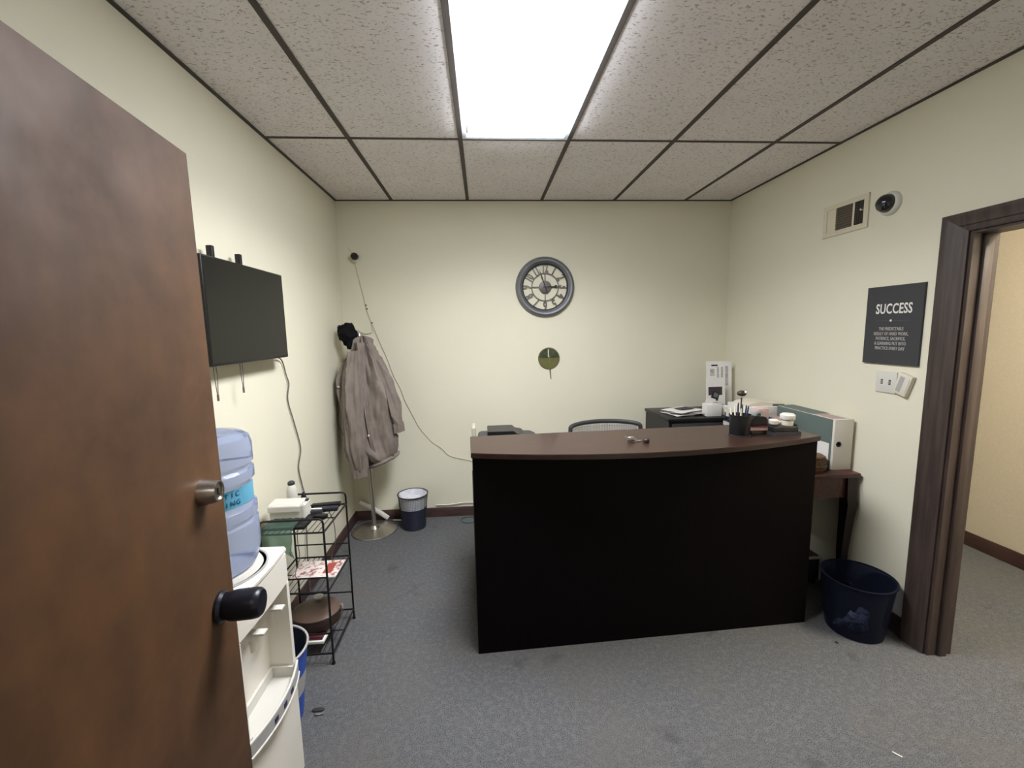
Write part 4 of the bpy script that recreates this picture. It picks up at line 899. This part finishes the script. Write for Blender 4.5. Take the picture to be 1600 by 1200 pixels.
ZW = ZT + 0.0165
MB().prism([(2.115, ZW), (2.195, ZW), (2.195, ZW + 0.074), (2.120, ZW + 0.070)], 0.062, 0.236, 'x', bev=0.004).build('box_body', 'white', t)
MB().prism([(2.108, ZW + 0.040), (2.110, ZW + 0.068), (2.120, ZW + 0.076), (2.196, ZW + 0.080), (2.196, ZW + 0.0745), (2.120, ZW + 0.0705), (2.1140, ZW + 0.066), (2.1140, ZW + 0.040)], 0.060, 0.218, 'x', bev=0.002).build('flip_lid', 'white', t)
MB().box(0.221, 0.234, 2.165, 2.185, ZW + 0.071, ZW + 0.083, bev=0.002).build('hinge_button', 'charcoal', t)
t = thing('spray_bottle', (0.088, 2.318, ZT), 'small white bottle with a grey cap behind the white box', 'bottle')
MB().lathe([(0.027, 0), (0.029, 0.006), (0.029, 0.10), (0.022, 0.125), (0.016, 0.132)], (0.098, 2.300, ZT + 0.001), seg=24, sx=0.9).build('bottle_body', 'white', t)
MB().lathe([(0.018, 0.1322), (0.018, 0.145), (0.010, 0.152), (0, 0.153)], (0.098, 2.300, ZT + 0.001), seg=20).build('cap', 'charcoal', t)
MB().lathe([(0.0296, 0.04), (0.0296, 0.052)], (0.098, 2.300, ZT + 0.001), seg=24, sx=0.9, caps=False).build('label_band', 'navy', t)
t = thing('power_adapter', (0.15, 2.32, ZT), 'navy power adapter beside the small white bottle', 'adapter')
MB().prism([(0.125, ZT + 0.001), (0.175, ZT + 0.001), (0.162, ZT + 0.055), (0.148, ZT + 0.085), (0.138, ZT + 0.055)], 2.305, 2.327, 'y', bev=0.003).build('adapter_body', 'liner', t)
slab('remote_control', 0.275, 2.300, ZT, 0.15, 0.035, 0.020, 0.12, 'black', 'black remote control at the far edge of the top rack shelf', 'remote', 0.004)
slab('remote_control', 0.290, 2.240, ZT, 0.13, 0.038, 0.022, 0.10, 'liner', 'slate remote control in the middle of the top rack shelf', 'remote', 0.006)
slab('charger_block', 0.262, 2.195, ZT, 0.055, 0.035, 0.030, 0.2, 'charcoal', 'dark charger block nearest the white wipes box', 'charger', 0.004)
slab('charger_block', 0.300, 2.150, ZT, 0.060, 0.035, 0.020, -0.2, 'black', 'black charger block nearest the front of the top rack shelf', 'charger', 0.004)
o = MB().box(0.245, 0.30, 2.205, 2.215, ZT + 0.023, ZT + 0.029, bev=0.002).xf(Matrix.Identity(4))
o = o.build('paper_slip', 'paper'); tag(o, 'small white slip lying across the chargers on the rack', 'slip'); o.location.z = ZT + 0.0305; o.location.y = 2.193; o.location.x = 0.262
for (p, lb_) in (([(0.18, 2.20, ZT - 0.01), (0.17, 2.16, 0.60), (0.19, 2.12, 0.50), (0.17, 2.10, 0.42), (0.20, 2.09, 0.397)], 'thin grey wire dangling through the middle of the rack'),
                 ([(0.30, 2.26, ZT - 0.01), (0.325, 2.25, 0.62), (0.33, 2.24, 0.52), (0.30, 2.25, 0.42), (0.32, 2.26, 0.30)], 'thin grey wire dangling at the right side of the rack')):
    o = MB().tube(smooth_path(p, 6), 0.0022, 6).build('loose_wire', 'cable_g'); tag(o, lb_, 'wire')
# green bag draped over the near edge of the top shelf
b = MB(); rr = []
for i in range(13):
    u = i / 12; x = 0.08 + 0.145 * u
    w1 = 0.006 * math.sin(u * 14); w2 = 0.012 * math.sin(u * 9 + 1)
    rr.append([(x, 2.115, ZT + 0.0185 + abs(w1)), (x, 2.03, ZT + 0.020 + abs(w1) * .5), (x, 1.983 + w1 * .5, ZT + 0.014), (x, 1.976 + w1, 0.66), (x, 1.972 + w2, 0.62), (x + w1, 1.974 + w1, 0.585 + w2 * 2)])
V = [[b.bm.verts.new(p) for p in r] for r in rr]
for i in range(12):
    for k in range(5): b.bm.faces.new((V[i][k], V[i + 1][k], V[i + 1][k + 1], V[i][k + 1]))
o = b.build('plastic_bag', 'green_bag', angle=80); tag(o, 'green translucent plastic bag draped over the rack edge below the white box', 'bag')
md = o.modifiers.new('solid', 'SOLIDIFY'); md.thickness = 0.001; md.offset = 1
# middle shelf: magazine
ZM = SZ[1] + 0.0042
t = thing('magazine', (0.25, 2.19, ZM), 'red and white printed magazine on the middle shelf of the rack', 'magazine', rz=0.0)
bx(-0.115, 0.113, -0.078, 0.085, 0.0, 0.006).build('pages', 'paper', t, local=True)
bx(-0.112, 0.110, -0.070, 0.083, 0.0062, 0.0068).build('cover', 'print', t, local=True, flat=True)
bx(0.035, 0.080, -0.045, 0.055, 0.0069, 0.0073).build('cover_picture', 'red', t, local=True, flat=True)
# bottom shelf: round brown basket, red carton, white scrap
ZB = SZ[2] + 0.0042
t = thing('round_basket', (0.22, 2.185, ZB), 'round brown lidded basket on the bottom shelf of the rack', 'basket')
MB().lathe([(0.095, 0.032), (0.108, 0.045), (0.112, 0.085), (0.108, 0.098)], (0.222, 2.19, ZB), seg=40, sx=1.1).build('basket_body', 'brown_pot', t)
MB().lathe([(0.111, 0.0982), (0.112, 0.106), (0.085, 0.122), (0.03, 0.128), (0, 0.128)], (0.222, 2.19, ZB), seg=40, sx=1.1).build('basket_lid', 'tan', t, label='tan lid')
for k, (x0_, x1_, y0_, y1_, zz, h, mm, lb_) in enumerate(((0.12, 0.30, 2.06, 2.20, 0, 0.014, 'paper', 'white folder at the bottom of the rack under the dark red carton'), (0.13, 0.29, 2.07, 2.20, 0.0145, 0.0165, 'maroon', 'flat dark red carton under the round brown basket'))):
    o = bx(x0_, x1_, y0_, y1_, ZB + zz, ZB + zz + h, bev=0.001).build(('folder', 'flat_carton')[k], mm); tag(o, lb_, ('folder', 'carton')[k])
o = MB().crumple((0.215, 2.245, ZB + 0.1425), 0.019, 5, (1.5, 1, 0.7), 0.3, 2).build('paper_scrap', 'paper'); tag(o, 'white paper scrap on the lid of the round brown basket', 'scrap')
o = MB().tube([(0.352, 2.255 + 0.028 * math.cos(a * PI / 10), ZB + 0.115 + 0.040 * math.sin(a * PI / 10)) for a in range(20)], 0.004, 8, closed=True).build('pink_band', 'pink')
bpy.data.objects.remove(o)
MB().tube(smooth_path([(0.335, 2.215, ZB + 0.06), (0.354, 2.20, ZB + 0.09), (0.354, 2.20, ZB + 0.12), (0.335, 2.205, ZB + 0.105)], 5), 0.004, 8).build('basket_handle', 'pink', t, label='pinkish handle loop')

# ---------------------------------------------------------------- litter on the carpet
t = thing('foil_wrapper', (0.395, 1.72, 0), 'small crumpled foil wrapper on the carpet below the rack', 'wrapper')
MB().crumple((0.400, 1.706, 0.005), 0.013, 5, (1.7, 0.45, 0.25), 0.4, 2).build('foil', 'steel', t)
MB().crumple((0.390, 1.728, 0.005), 0.018, 8, (1.6, 0.55, 0.22), 0.4, 2).build('dark_foil', 'ink', t, label='dark crumpled half')
o = MB().tube([(2.672, 1.345, 0.003), (2.690, 1.322, 0.003)], 0.0025, 6).build('white_scrap', 'paper'); tag(o, 'thin white paper scrap on the carpet at the lower right', 'scrap')
o = MB().crumple((2.93, 1.90, 0.004), 0.008, 6, (1, 1, .5), 0.3, 2).build('lint_speck', 'ink'); tag(o, 'dark speck of lint on the carpet in front of the navy basket', 'lint')
